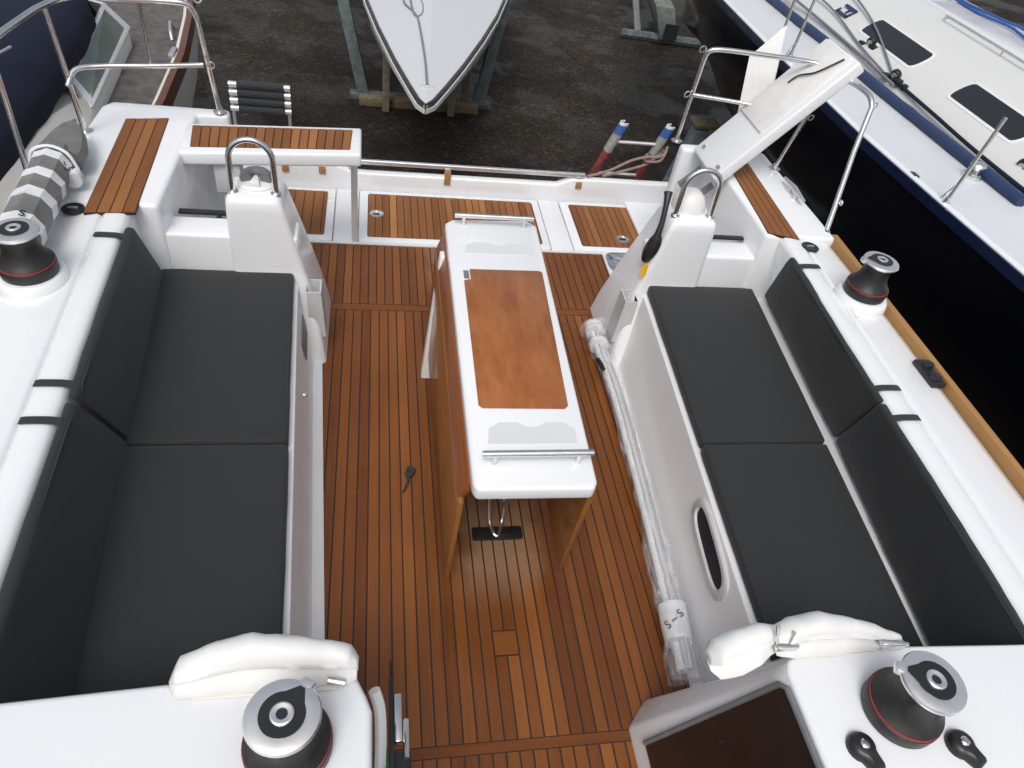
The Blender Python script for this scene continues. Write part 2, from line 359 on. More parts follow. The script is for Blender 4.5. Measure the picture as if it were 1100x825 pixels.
# foredeck / companionway bulkhead ahead of the cockpit (under and behind the camera)
for s in (-1,1):
    L='left' if s<0 else 'right'
    # ---------------- seat base
    ys=[-.3,.5,1,1.5,2,2.5,2.98]
    rings=[]
    for y in ys:
        a=x0_(y)+(-.004 if s>0 else .012)-(.02 if s<0 and y<1.3 else 0)*0; i=xi(y); o=xo(y)+(.14 if s>0 else .05)
        rings.append([(s*x,y,z) for x,z in ((a,-.03),(a,.008),(a+.008,.014),(a+.045,.020),(a+.055,.035),(i-.022,.385),(i-.018,.400),(i-.008,.406),(o,.406),(o,-.03))])
    b=MB(); b.loft(rings); sb=b.build('seat_base',M['gelgrey' if s>0 else 'liner'],Y)
    # locker opening in the seat front
    if s>0:
        def fp(y,z,d=0):   # point on the inclined seat front
            a=x0_(y)+.055; i=xi(y)-.022; t=(z-.035)/.35
            return (a+(i-a)*t-d,y,z)
        def ring(w,h,d,n=24,yc=1.43,zc=.315):
            out=[]
            for k in range(n):
                an=2*math.pi*k/n; cy=math.copysign(abs(math.cos(an))**.55,math.cos(an))*w; cz=math.copysign(abs(math.sin(an))**.7,math.sin(an))*h
                out.append(fp(yc+cy,zc+cz+.05*cy,d))
            return out
        b=MB(); b.loft([ring(.215,.072,-.004),ring(.215,.072,.008),ring(.205,.066,.014),ring(.18,.05,.014),ring(.175,.045,.004)],True,False)
        q=b.build('port_frame',M['lgrey'],sb)
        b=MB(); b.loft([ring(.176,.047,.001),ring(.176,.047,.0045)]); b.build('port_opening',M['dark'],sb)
    else:
        b=MB(); b.loft([[(-(x0_(y)+.055+((xi(y)-.022-x0_(y)-.055)*(z-.035)/.35))+dd,y,z) for y,z in ((2.62,.20),(2.82,.20),(2.84,.30),(2.62,.30))] for dd in (-.002,.004)])
        b.build('port_opening',M['greypl'],sb)
        yk=2.36; b=MB(); b.lathe([(.002,0),(.014,0),(.014,.012),(.010,.022),(.002,.024)],(-(x0_(yk)+.095),yk,.22),(1,0,.1),16); b.build('locker_catch',M['steel'],sb)
    # ---------------- coaming and side deck
    rings=[]
    for y in (-.3,.3,.8,1.3,1.8,2.3,2.7,2.96):
        i=xo(y)+(.112 if s>0 else .038); e=e2(y,s); h=xh(y,s)
        rings.append([(s*x,y,z) for x,z in ((i,.38),(e,.765),(e+.006,.785),(e+.02,.797),(e+.045,.80),(e+.088,.80),(e+.100,.794),(e+.105,.782),(e+.109,.782),(e+.113,.792),(e+.125,.797),(h-.22,.79),(h-.06,.772),(h-.02,.755),(h,.72),(h-.01,.2),(h-.08,-.04),(i,-.04))])
    b=MB(); b.loft(rings); b.build('coaming',M['gel'],Y,ang=50)
    # ---------------- quarter deck with teak pad
    h=xh(3,s)
    b=MB(); b.prism(mir([(1.46,2.955),(h,2.955),(h-.02,3.9),(h-.06,3.97),(1.30,3.97),(1.30,3.885),(1.46,3.885)],s),-.04,.80,.022,3)
    qd=b.build('quarter_deck',M['gel'],Y)
    if s<0: pad=[(1.535,2.885),(1.735,2.865),(1.775,3.76),(1.578,3.80)]
    else: pad=[(1.475,2.975),(1.632,2.925),(1.665,3.74),(1.53,3.80)]
    pp=mir(pad,s)
    b=MB(); b.prism(pp,.79,.8035); tb=b.build('teak_pad',M['caulk'],qd)
    # inset planks following the pad
    b=MB(); n=4 
    c=[Vector((p[0],p[1],0)) for p in (pad)]
    for k in range(n):
        t0=k/n+.012; t1=(k+1)/n-.012
        q=[c[0].lerp(c[1],t0),c[0].lerp(c[1],t1),c[3].lerp(c[2],t1),c[3].lerp(c[2],t0)]
        b.t=random.uniform(.35,.75); b.prism(mir([(p.x,p.y) for p in q],s),.80,.8055)
    b.build('teak_planking',M['teakh'],tb)
    # lower after body under the stern platform sides
    b=MB(); b.prism(mir([(1.30,3.96),(h-.06,3.96),(h-.14,4.62),(1.30,4.62)],s),-.04,.03,.01); b.build('stern_corner',M['gel'],Y)
    # ---------------- shelf behind the seat
    b=MB(); b.prism(mir([(.88,2.97),(1.50,2.97),(1.50,3.13),(.88,3.13)],s),-.03,.648,.018,3); b.build('seat_end_shelf',M['gel'],Y)
    b=MB(); b.prism(mir([(.97,3.12),(1.47,3.12),(1.47,3.94),(.98,3.94)],s),-.03,.008,.006); b.build('helm_footwell',M['gelgrip'],Y)
    # ---------------- helm pod
    def pr(z):
        t=max(0,z/.845)
        xin=.765+(.945-.765)*t**1.15; xout=1.20-.015*t; y0=2.93+.035*t if t>.5 else 2.80+.295*t; y1=3.36-.17*t
        return xin,xout,y0,y1
    rings=[]
    for z in (-.03,.15,.3,.42,.5,.6,.7,.78,.82,.838,.845):
        xin,xout,y0,y1=pr(z); ins={.82:.002,.838:.010,.845:.024}.get(z,0)
        rings.append([(s*x,y,z) for x,y in rpoly(xin+ins,y0+ins,xout-ins,y1-ins,.028,4)])
    b=MB(); b.loft(rings); pod=b.build('helm_pod',M['gel'],Y,ang=50)
    # raised round seat of the compass
    cx=1.06
    if s<0:
        b=MB(); b.lathe([(.085,0),(.085,.012),(.075,.02),(.03,.022)],(s*cx,3.115,.842),n=32); b.build('compass_base',M['whitepl'],pod)
        b=MB()
        for k in range(1,15):
            pass
        ring=[]
        for k in range(15):
            a=R(-25+230*k/14); ring.append((s*cx+.046*math.cos(a),3.115+.046*math.sin(a)))
        b.tube([(x,y,.878) for x,y in ring],.026,12); b.build('compass',M['greypl'],pod)
        b=MB(); b.prism([(s*cx-.022,3.05),(s*cx+.022,3.05),(s*cx+.008,3.12),(s*cx-.008,3.12)],.862,.885,.004); b.build('compass_pointer',M['whitepl'],pod)
    else:
        b=MB(); b.lathe([(.088,0),(.088,.015),(.082,.045),(.068,.075),(.042,.098),(.015,.106)],(s*cx,3.115,.842),n=32); b.build('compass_cover',M['whitepl'],pod)
    b=MB(); px=[]
    for k in range(17):
        a=math.pi*k/16; px.append((s*cx-.093*math.cos(a),3.035+.0*math.sin(a),1.0+.095*math.sin(a)))
    pts=[(s*cx-.093,3.03,.84),(s*cx-.093,3.032,.92)]+px+[(s*cx+.093,3.032,.92),(s*cx+.093,3.03,.84)]
    b.tube(pts,.0135,14)
    for q in (-.093,.093): b.lathe([(.024,0),(.024,.006),(.017,.012),(.013,.013)],(s*cx+q,3.03,.843),n=20)
    b.build('grab_rail',M['steel'],pod)
    b=MB(); b.lathe([(.012,0),(.012,.006),(.004,.014)],(s*.985,2.963,.505),(0,-1,.2),14); b.build('snap_stud',M['whitepl'],pod)
    # open pocket low on the inboard side
    b=MB()
    def hq(z,g=0,inn=0):
        t=(z-.12)/.28; xi_=.768+.008*t-inn; xo_=.85; ya=2.885+g; yb=2.995-g
        return [(s*xo_,ya,z),(s*(.768+.014*t+g),ya,z),(s*(.768+.014*t+g),yb,z),(s*xo_,yb,z)]
    b.loft([hq(.12),hq(.40),hq(.40,.007),hq(.24,.007)])
    b.build('pocket_holder',M['lgrey'],pod)
# engine lever + yellow tag on the right pod
pod=[o for o in Y.children if o.name.startswith('helm_pod')][1]
b=MB(); b.tube(crom([(.925,3.10,.93),(.915,3.06,.89),(.900,3.01,.80),(.882,2.985,.715)],6),.016,12,rf=lambda t:.023-.009*math.sin(t*3.1))
b.tube(crom([(.890,2.985,.75),(.886,2.99,.70),(.872,2.99,.64),(.862,2.99,.59)],5),.03,12,rf=lambda t:.016+.022*math.sin(.15+t*2.9)); b.build('throttle_lever',M['black'],pod)
b=MB(); b.hexa([(x+.052,y,z+.075) for x,y,z in ((.80,2.965,.49),(.812,2.955,.43),(.803,2.955,.425),(.79,2.965,.485),(.825,2.975,.53),(.842,2.965,.46),(.835,2.96,.45),(.818,2.972,.52))],.001); b.build('warning_tag',M['orange'],pod)

# ---------------- aft platform
b=MB(); b.box((-1.62,3.93,-.06),(1.62,4.60,-.022)); plat=b.build('stern_platform',M['dark'],Y)
b=MB()
for x0,x1 in ((-.785,-.637),(.637,.785),(-1.62,-1.33),(1.55,1.62)): b.box((x0,3.938,-.03),(x1,4.585,.010),.004)
b.box((-1.55,3.925,-.03),(1.62,3.936,.010),.002)
b.box((-1.62,4.588,-.03),(1.62,4.60,.010))
b.build('platform_moulding',M['gelgrip'],plat)
for nm,x0,x1 in (('left',-1.32,-.793),('mid',-.630,.630),('right',.793,1.542)):
    b=MB(); 
    if nm=='right': poly=[(.793,3.944),(1.38,3.944),(1.542,4.10),(1.542,4.578),(.793,4.578)]
    else: poly=rpoly(x0,3.944,x1,4.578,.02)
    b.prism(poly,-.03,.011,.004); lid=b.build('locker_hatch',M['gel'],plat)
    ix0,ix1=(x0+.05,x1-.05) if nm!='mid' else (x0+.055,x1-.05)
    iy0,iy1=3.944+.055,4.578-.045
    if nm=='right': ix0=.855
    b=MB(); tp=rpoly(ix0,iy0,ix1,iy1,.018); b.prism(tp,0,.0125); tk=b.build('teak_panel',M['caulk'],lid)
    b=MB(); b.planks(tp,.0478 if nm!='left' else .062,'y',.0155,.004); b.build('teak_planking',M['teakh'],tk,ang=20)
    lc={'left':None,'mid':(-.515,4.27),'right':(1.165,4.095)}[nm]
    if lc:
        b=MB(); b.lathe([(.046,0),(.046,.004),(.040,.006),(.033,.006),(.030,.002),(.001,.002)],(lc[0],lc[1],.0155),n=28); lt=b.build('ring_latch',M['chrome'],lid)
        b=MB(); b.box((lc[0]-.024,lc[1]-.007,.017),(lc[0]+.02,lc[1]+.007,.022),.002); b.build('latch_tongue',M['black'],lt)
# round floor drain at the sole's aft corner
b=MB(); b.prism(rpoly(.99,3.70,1.30,3.95,.08),-.02,.010,.004); b.lathe([(.045,0),(.045,.004),(.036,.006),(.03,.002),(.001,.002)],(1.07,3.83,.010),n=28); b.build('deck_drain',M['chrome'],Y)
# ---------------- transom
b=MB(); prof=[(-1.66,-.04),(1.68,-.04),(1.66,.185),(.93,.185),(.86,.18),(.76,.135),(-.58,.135),(-.68,.14),(-.80,.185),(-1.64,.185)]
b.prism(prof,4.59,4.655,.014,3,f=lambda x,z,y:(x,y,z)); tr=b.build('transom',M['gel'],Y)
b=MB(); b.box((-.72,4.606,.190),(.965,4.634,.222),.007,3); b.build('transom_rail',M['satin'],tr)
b=MB()
for x in (-.03,.92,-.88,-1.12): 
    bb=MB(); bb.box((x-.022,4.578,.09 if abs(x)<.1 else .12),(x+.022,4.588,.19 if abs(x)<.1 else .17),.003); bb.build('teak_block',M['railteak'],tr)
bb.bm if False else None
for x,z in ((.92,.17),(-.03,.12),(-.685,.12)):
    b=MB(); b.box((x-.02,4.600,z),(x+.02,4.634,.2),.004); b.build('rail_bracket',M['satin'],tr)
# ---------------- left helm seat (down)
b=MB(); A=[(-1.470,3.455),(-.597,3.545),(-.600,3.86),(-1.495,3.775)]
b.prism(A,.728,.80,.014,3); hs=b.build('helm_seat',M['gel'],Y)
I=[(-1.425,3.512),(-.655,3.59),(-.648,3.815),(-1.452,3.74)]
b=MB(); b.prism(I,.79,.8025); tk=b.build('teak_panel',M['caulk'],hs)
b=MB(); a0,a1,a2,a3=[Vector((p[0],p[1],0)) for p in I]; n=18
for k in range(n):
    t0=k/n+.0035; t1=(k+1)/n-.0035
    q=[a0.lerp(a1,t0),a0.lerp(a1,t1),a3.lerp(a2,t1),a3.lerp(a2,t0)]; b.t=random.gauss(.5,.2); b.prism([(p.x,p.y) for p in q],.80,.805)
b.build('teak_planking',M['teakh'],tk)
b=MB(); b.tube([(-.640,3.78,.73),(-.652,3.95,.012)],.019,14); b.build('support_leg',M['whitepl'],hs)
b=MB(); b.tube(crom([(-1.38,3.6,.73),(-1.30,3.55,.55),(-1.22,3.4,.35),(-1.19,3.3,.22)],5),.018,10); b.box((-1.33,3.50,.56),(-1.20,3.60,.72),.008); b.build('seat_strut',M['lgrey'],hs)
b=MB(); b.tube([(-1.22,3.3,.012),(-1.24,3.26,.30),(-1.27,3.20,.60)],.014,8); b.box((-1.44,3.15,.64),(-1.21,3.185,.653),.003); b.build('steering_linkage',M['black'],Y)
# ---------------- right helm seat (hinged up)
ang=R(50.5); u=V(math.cos(ang),0,math.sin(ang)); n_=V(-math.sin(ang),0,math.cos(ang))   # n_ faces up/inboard = its underside
o=V(1.345,3.50,.815)
b=MB(); b.obox(o-n_*.07,u*.90,V(0,.365,0),n_*.07,.014,3); hs=b.build('helm_seat',M['gel'],Y); hs['label']='helm seat hinged up, showing its plain white underside'
b=MB(); b.obox(o+u*.335+V(0,.052,0)-n_*.004,u*.55,V(0,.30,0),n_*.018,.006); b.build('underside_panel',M['whitepl'],hs)
b=MB(); b.obox(o+u*.30+V(0,.368,0)-n_*.03,u*.24,V(.0,.10,.30),n_*.012,.004); b.build('folded_leg_plate',M['whitepl'],hs)
for yy in (.03,.28):
    b=MB(); b.obox(o+u*.05+V(0,yy,0)-n_*.002,u*.02,V(0,.035,0),n_*.01,.002); b.build('hinge',M['steel'],hs)
b=MB(); b.tube(crom([o+u*.86+V(0,.08,0)+n_*.02,o+u*.80+V(0,.10,0)+n_*.026,o+u*.72+V(0,.15,0)+n_*.024,o+u*.66+V(0,.22,0)+n_*.026,o+u*.60+V(0,.24,0)+n_*.022],6),.005,8); b.build('cable_tail',M['rope_dark'],hs)
for yy in (3.58,3.78):
    b=MB(); b.obox((1.31,yy,.60),(.11,0,.12),(0,.03,0),(-.02,0,.02)); b.build('hinge_bracket',M['greypl'],hs)
b=MB(); b.prism(mir([(1.25,3.14),(1.47,3.14),(1.47,3.17),(1.25,3.17)],1),.645,.66,.004); b.build('hinge_slot',M['black'],Y)
# ---------------- stern rails
def loop(b,c,ax,r=.018,t=.004):
    c=Vector(c); ax=Vector(ax).normalized(); u=ax.orthogonal().normalized(); w=ax.cross(u)
    b.tube([c+r*(math.cos(2*math.pi*k/14)*u+.8*math.sin(2*math.pi*k/14)*w) for k in range(14)],t,6,True)
T=.0135
# left
rl=MB()
rl.tube([(-2.05,3.19,.75),(-2.03,3.17,1.1),(-2.0,3.12,1.33)]+crom([(-1.965,3.10,1.40),(-1.94,3.30,1.405),(-1.91,3.50,1.405),(-1.84,3.66,1.40),(-1.66,3.69,1.40),(-1.45,3.72,1.40),(-1.375,3.735,1.385),(-1.35,3.75,1.32)],5)+[(-1.345,3.85,1.0),(-1.345,3.92,.80)],T,12)
rl.tube([(-1.915,3.52,1.39),(-1.917,3.56,1.1),(-1.92,3.60,.78)],T,12)
rl.tube(crom([(-1.915,3.535,1.05),(-1.89,3.60,1.10),(-1.80,3.65,1.105),(-1.60,3.70,1.105),(-1.36,3.77,1.105)],5),T*.9,12)
rl.tube([(-1.58,3.70,1.39),(-1.585,3.71,1.105)],.006,8)
loop(rl,(-1.33,3.73,1.42),(0,1,0)); loop(rl,(-1.325,3.77,1.105),(0,1,0))
for p in ((-2.05,3.19,.765),(-1.92,3.60,.80),(-1.345,3.92,.80)): rl.lathe([(.035,0),(.035,.006),(.02,.014),(.015,.03)],p,n=18)
st=rl.build('stern_rail',M['steel'],Y)
rr=MB()
rr.tube([(1.30,4.02,.78),(1.27,3.94,1.05)]+crom([(1.215,3.80,1.36),(1.225,3.785,1.40),(1.29,3.775,1.415),(1.50,3.76,1.415),(1.75,3.745,1.41),(1.85,3.70,1.41),(1.90,3.56,1.41),(1.955,3.38,1.40),(1.96,3.31,1.36)],5)+[(1.93,3.24,1.15),(1.845,3.03,.76)],T,12)
rr.tube([(1.87,3.66,1.40),(1.86,3.68,1.1),(1.82,3.705,.78)],T,12)
rr.tube([(1.255,3.90,1.12),(1.45,3.86,1.12),(1.70,3.80,1.12),(1.86,3.68,1.12)],T*.9,12)
loop(rr,(1.19,3.80,1.40),(0,1,0)); loop(rr,(1.225,3.90,1.12),(0,1,0)); loop(rr,(1.885,3.66,1.14),(0,1,0),.016)
loop(rr,(1.985,3.33,1.36),(0,1,0),.018); loop(rr,(1.895,3.10,.93),(1,0,0),.014)
for p in ((1.30,4.02,.785),(1.82,3.705,.80),(1.845,3.03,.77)): rr.lathe([(.035,0),(.035,.006),(.02,.014),(.015,.03)],p,n=18)
rr.build('stern_rail',M['steel'],Y)
# bollard-cleat, round deck fillers, teak toe rail
b=MB(); b.tube([(1.80,3.27,.835),(1.80,3.40,.84),(1.80,3.53,.835)],.013,10,rf=lambda t:.009+.008*math.sin(t*3.14)); b.lathe([(.02,0),(.014,.04)],(1.80,3.36,.795),n=12); b.lathe([(.02,0),(.014,.04)],(1.80,3.44,.795),n=12); b.build('mooring_cleat',M['satin'],Y)
def filler(x,y,z):
    b=MB(); b.lathe([(.045,0),(.045,.005),(.038,.008),(.03,.005),(.001,.005)],(x,y,z),n=28); o=b.build('deck_filler',M['black'],Y)
    b=MB(); b.box((x-.02,y-.004,z+.004),(x+.02,y+.004,z+.012),.001); b.build('filler_key',M['satin'],o)
filler(1.665,2.865,.797); filler(-1.785,2.90,.796)
b=MB(); b.hexa([(1.815,.2,.74),(1.855,.2,.74),(1.895,3.0,.74),(1.85,3.0,.74),(1.82,.2,.80),(1.85,.2,.80),(1.89,3.0,.80),(1.855,3.0,.80)],.006); b.build('toe_rail',M['railteak'],Y)
b=MB(); b.box((1.765,1.86,.772),(1.83,2.02,.80),.008); b.lathe([(.026,0),(.026,.01),(.018,.014)],(1.795,1.90,.80),n=16); b.lathe([(.022,0),(.022,.018),(.012,.02)],(1.80,1.97,.80),n=16); b.build('rail_fairlead',M['black'],Y)
# ---------------- winches
def winch(x,y,z,jaw,label,ax=(0,0,1),sc=1):
    ax=Vector(ax).normalized()
    b=MB(); b.lathe([(r*sc,h*sc) for r,h in ((.093,0),(.096,.004),(.097,.03),(.0965,.042),(.092,.046),(.092,.0485),(.0935,.052),(.086,.060),(.075,.074),(.067,.092),(.062,.112),(.060,.135),(.062,.148),(.064,.154),(.064,.160),(.02,.162))],(x,y,z),ax,48)
    w=b.build('winch',M['winch'],Y); w['label']=label
    b=MB(); b.lathe([(r*sc,h*sc) for r,h in ((.0915,.0455),(.0950,.0462),(.0950,.0490),(.0915,.0497))],(x,y,z),ax,48); b.build('red_ring',M['red'],w)
    b=MB(); b.lathe([(r*sc,h*sc) for r,h in ((.060,.163),(.074,.164),(.079,.168),(.080,.174),(.077,.180),(.066,.1835),(.050,.184),(.02,.184))],(x,y,z),ax,48)
    j=V(math.cos(jaw),math.sin(jaw),0); j=(j-j.dot(ax)*ax).normalized(); k=ax.cross(j); o=V(x,y,z)
    b.obox(o+ax*.160*sc+j*.058*sc-k*.016*sc,j*.034*sc,k*.032*sc,ax*.022*sc,.007*sc); 
    cr=b.build('crown',M['crown'],w)
    b=MB(); poly=[]
    for q in range(28):
        a=2*math.pi*q/28; poly.append((.048*math.cos(a),.048*math.sin(a)) if abs((a+math.pi)%(2*math.pi)-math.pi)>.55 else None)
    pl=[p for p in poly if p]; 
    # teardrop pointing towards the jaw
    import itertools
    pts=[(.048*math.cos(.55+ (2*math.pi-1.1)*q/26),.048*math.sin(.55+(2*math.pi-1.1)*q/26)) for q in range(27)]+[(.066,-.006),(.066,.006)]
    f=lambda px,py,pz: tuple(o+ax*pz*sc+j*px*sc+k*py*sc)
    b.prism(pts,.182,.1865,f=f); b.build('crown_insert',M['black'],w)
    b=MB(); b.lathe([(r*sc,h*sc) for r,h in ((.012,.186),(.0245,.186),(.0245,.190),(.021,.192),(.0125,.1905),(.011,.187))],(x,y,z),ax,28); b.build('hub',M['crown'],w)
    b=MB(); b.lathe([(.0115*sc,.1865*sc),(.0115*sc,.1885*sc)],(x,y,z),ax,8); b.build('handle_socket',M['dark'],w)
for x,y,s in ((-1.785,2.405,-1),(1.73,2.445,1)):
    b=MB(); b.lathe([(.135,-.10),(.124,.0),(.118,.022),(.108,.032),(.09,.034)],(x,y,.795),n=48); b.build('winch_plinth',M['gel'],Y)
winch(-1.785,2.405,.829,R(200),'winch on the left coaming with red ring')
winch(1.73,2.445,.829,R(170),'winch on the right coaming with red ring')
winch(-.703,.622,.852,R(55),'winch on the front left console, nearest the camera')
winch(.822,.583,.852,R(150),'winch on the front right console with two footblocks')
# ---------------- forward consoles
CL=[(-1.95,-.6),(-.515,-.6),(-.520,.69),(-.535,.73),(-.565,.792),(-.60,.803),(-.96,.793),(-1.95,.745)]
b=MB(); b.prism(CL,-.03,.85,.018,3); c1=b.build('front_console',M['gel'],Y)
# right console with the sloping inboard wall
def rc(z):
    t=max(0,min(1,z/.85)); L=lambda p,q: (p[0]+(q[0]-p[0])*t,p[1]+(q[1]-p[1])*t)
    return [L((.385,-.6),(.565,-.6)),(1.87,-.6),(1.87,.725),(1.325,.735),L((.74,.990),(.72,.765)),L((.61,.990),(.615,.757)),L((.470,.985),(.578,.735)),L((.385,.895),(.565,.700))]
b=MB(); b.loft([[(x,y,z) for x,y in rc(z)] for z in (-.03,.02,.2,.4,.6,.78,.85)],bev=.012,seg=3); 
c2=b.build('front_console',M['gel'],Y,ang=20)
# smoked door panel on the sloping wall
wf=lambda y,z,d: (.385+.18*z/.85-d*.98,y,z+d*.2)
pan=[(.800,.10),(-.5,.10),(-.5,.832),(.668,.832),(.685,.815)]
b=MB(); b.loft([[wf(y,z,d) for y,z in pan] for d in (-.004,.010)]); pn=b.build('companionway_panel',M['panel'],c2)
b=MB(); b.tube([wf(.803,.10,.010),wf(.690,.81,.010),wf(.668,.834,.010),wf(.2,.838,.010)],.009,8); b.build('panel_trim',M['greypl'],pn)
b=MB(); b.lathe([(.012,0),(.012,.006),(.004,.008)],wf(.66,.50,.010),(-.98,0,.2),14); b.build('panel_knob',M['black'],pn)
# footblocks
for x,y,a in ((.672,.505,-70),(.945,.488,-62)):
    d=V(math.cos(R(a)),math.sin(R(a)),0); k=V(-d.y,d.x,0); o=V(x,y,.85)
    rings=[]
    for z,q in ((0,1),(.012,1),(.022,.86),(.028,.6)):
        rings.append([o+V(0,0,z)+d*(px*q)+k*(py*q) for px,py in [(.036*math.cos(R(t))-.0,.036*math.sin(R(t))) for t in range(40,321,20)]+[(.062,-.018),(.062,.018)]])
    b=MB(); b.loft(rings); fb=b.build('footblock',M['black'],c2)
    b=MB(); b.lathe([(.012,.026),(.012,.031),(.008,.034),(.001,.034)],o,n=20); b.build('block_pin',M['chrome'],fb)
# latch assembly beside the left console
b=MB(); b.box((-.475,.60,.50),(-.462,.90,.545),.003); b.tube([(-.468,.915,.52),(-.468,.94,.56)],.005,8); b.box((-.475,.60,.50),(-.418,.70,.54),.008); la=b.build('companionway_latch',M['black'],c1)
b=MB(); b.box((-.461,.72,.515),(-.440,.85,.55),.004); b.tube([(-.43,.68,.54),(-.43,.78,.54)],.008,10); b.build('latch_slide',M['chrome'],la)
b=MB(); b.box((-.516,.66,.49),(-.475,.70,.52),.003); b.build('green_strap',simple('green_webbing',(.03,.22,.05),.7),la)
b=MB(); b.tube(crom([(-.516,.80,.70),(-.502,.77,.66),(-.498,.72,.6),(-.50,.66,.5)],5),.016,8); b.build('sealant_bead',M['vinyl'],c1)

# ---------------- cockpit table (bolted to the sole)
tb=MB(); top=[(-.203,1.432),(-.190,1.405),(.205,1.400),(.222,1.428),(.262,3.02),(.222,3.068),(-.155,3.045),(-.192,3.01)]
tb.prism(top,.690,.75,.012,3)
tb.prism([(-.155,1.50),(.165,1.50),(.20,2.98),(-.15,2.98)],.60,.695,.01)
tab=tb.build('cockpit_table',M['gel'],Y)
b=MB(); ins=[(-.150,1.785),(-.137,1.770),(.170,1.766),(.186,1.782),(.2255,2.622),(.212,2.634),(-.108,2.630),(-.108,2.555),(-.139,2.545)]
b.prism(ins,.74,.7535,.002); b.build('teak_inset',M['inset'],tab)
b=MB(); b.prism([(-.137,2.560),(-.113,2.560),(-.113,2.62),(-.137,2.62)],.742,.7515); b.build('finger_notch',M['greypl'],tab)
# flat holder patches at both ends; the hollows' shade is in their grey
for y0,y1,n0 in ((1.60,1.70,0),(2.76,2.85,1)):
    sh=.018 if n0 else 0
    pl=[(-.135+sh,y0),(.185+sh,y0),(.190+sh,y1-.03),(.150+sh,y1),(.085+sh,y1),(.05+sh,y1-.022),(.015+sh,y1-.022),(-.02+sh,y1),(-.085+sh,y1),(-.125+sh,y1-.03)]
    b=MB(); b.prism(pl,.745,.7512); b.build('cup_recess_shade',M['recess_shade'],tab)
for y,z0 in ((1.513,.75),(3.0,.75)):
    b=MB()
    x0,x1=(-.168,.214) if y<2 else (-.150,.236)
    b.tube([(x0,y,.80),(x1,y,.80)],.0125,12)
    for x in (x0+.045,x1-.045): b.tube([(x,y,.748),(x,y,.80)],.009,10)
    b.build('table_rail',M['steel'],tab)
for sx,ytop in ((-1,1),(1,1)):
    b=MB()
    if sx<0:
        b.hexa([(-.250,1.46,.12),(-.230,1.46,.12),(-.235,2.90,.13),(-.255,2.90,.13),(-.238,1.45,.62),(-.218,1.45,.62),(-.214,2.97,.62),(-.234,2.97,.62)],.006)
        lf=b.build('table_leaf',M['var2'],tab)
        b=MB(); b.hexa([(-.240,1.475,.61),(-.215,1.475,.61),(-.205,2.985,.61),(-.232,2.985,.61),(-.207,1.468,.695),(-.185,1.468,.695),(-.18,3.0,.695),(-.200,3.0,.695)],.003); b.build('leaf_flap',M['var'],lf)
    else:
        b.hexa([(.215,1.49,.10),(.235,1.49,.10),(.265,2.90,.13),(.245,2.90,.13),(.213,1.44,.69),(.236,1.44,.69),(.268,2.98,.69),(.245,2.98,.69)],.006)
        lf=b.build('table_leaf',M['var2'],tab)
b=MB(); b.hexa([(-.285,2.70,.002),(.24,2.70,.002),(.25,2.76,.002),(-.285,2.76,.002),(-.222,2.80,.69),(.20,2.80,.69),(.20,2.86,.69),(-.222,2.86,.69)],.006); b.build('table_pedestal',M['whitepl'],tab)
b=MB(); b.prism(rpoly(-.105,1.70,.115,1.765,.012),.001,.012,.003); ft=b.build('table_foot',M['black'],tab)
b=MB(); b.tube(crom([(-.035,1.84,.16),(-.03,1.78,.05),(-.012,1.72,.022),(.008,1.72,.022),(.028,1.78,.05),(.033,1.84,.16)],6),.008,10)
b.tube([(.03,1.82,.10),(.03,1.72,.60)],.020,12); b.tube([(-.02,1.86,.14),(-.005,1.60,.62)],.010,10); b.build('folding_strut',M['steel'],ft)

# ---------------- fold-down bathing ladder on the stern, left
b=MB()
for x in (-1.435,-1.085):
    b.tube([(x,4.72,-.1),(x,4.78,.60)],.012,10)
lad=b.build('bathing_ladder',M['steel'],Y)
for k in range(4):
    z=.45+.050*k; y=4.765+.005*k
    b=MB(); b.tube([(-1.40,y,z),(-1.11,y,z)],.0245,12); rg=b.build('rung',M['strapc'],lad)
    for xa,xb in ((-1.45,-1.395),(-1.115,-1.072)):
        b=MB(); b.tube([(xa,y,z),(xb,y,z)],.020,12); b.build('rung_socket',M['satin'],rg)

# ================================================================== CUSHIONS
def piping(o,top,up,bot):
    cen=sum((Vector(p) for p in top),Vector())/4; P=[]
    for q in range(4):
        a,c_,d=Vector(top[q-1]),Vector(top[q]),Vector(top[(q+1)%4]); ins=((a-c_).normalized()+(d-c_).normalized())*.0085
        dn=(Vector(bot[q])-c_).normalized()*.0025; P.append(c_+ins+dn)
    path=[]
    for q in range(4):
        a,c_=P[q],P[(q+1)%4]
        for k in range(1,16): path.append(a.lerp(c_,k/16))
    b=MB(); b.tube(path,.0030,6,True); pp=b.build('piping',M['strapc']); pp.parent=o
def cushion_seat(s,y0,y1,label,tilt=0):
    g=.006; z0,z1=.410,.462
    k=-.012 if s>0 else -.004
    c=[(s*(xi(y0)+.0),y0,z0),(s*(xo(y0)-k),y0,z0),(s*(xo(y1)-k),y1,z0),(s*xi(y1),y1,z0)]
    c=c+[(x,y,z1) for x,y,z in c]
    b=MB(); b.cushion(c,.014,.006,.002); o=b.build('seat_cushion',M['cloth'],ang=60); piping(o,c[4:],(0,0,1),c[:4])
    return tag(o,label,'cushion',group='charcoal cockpit cushions')
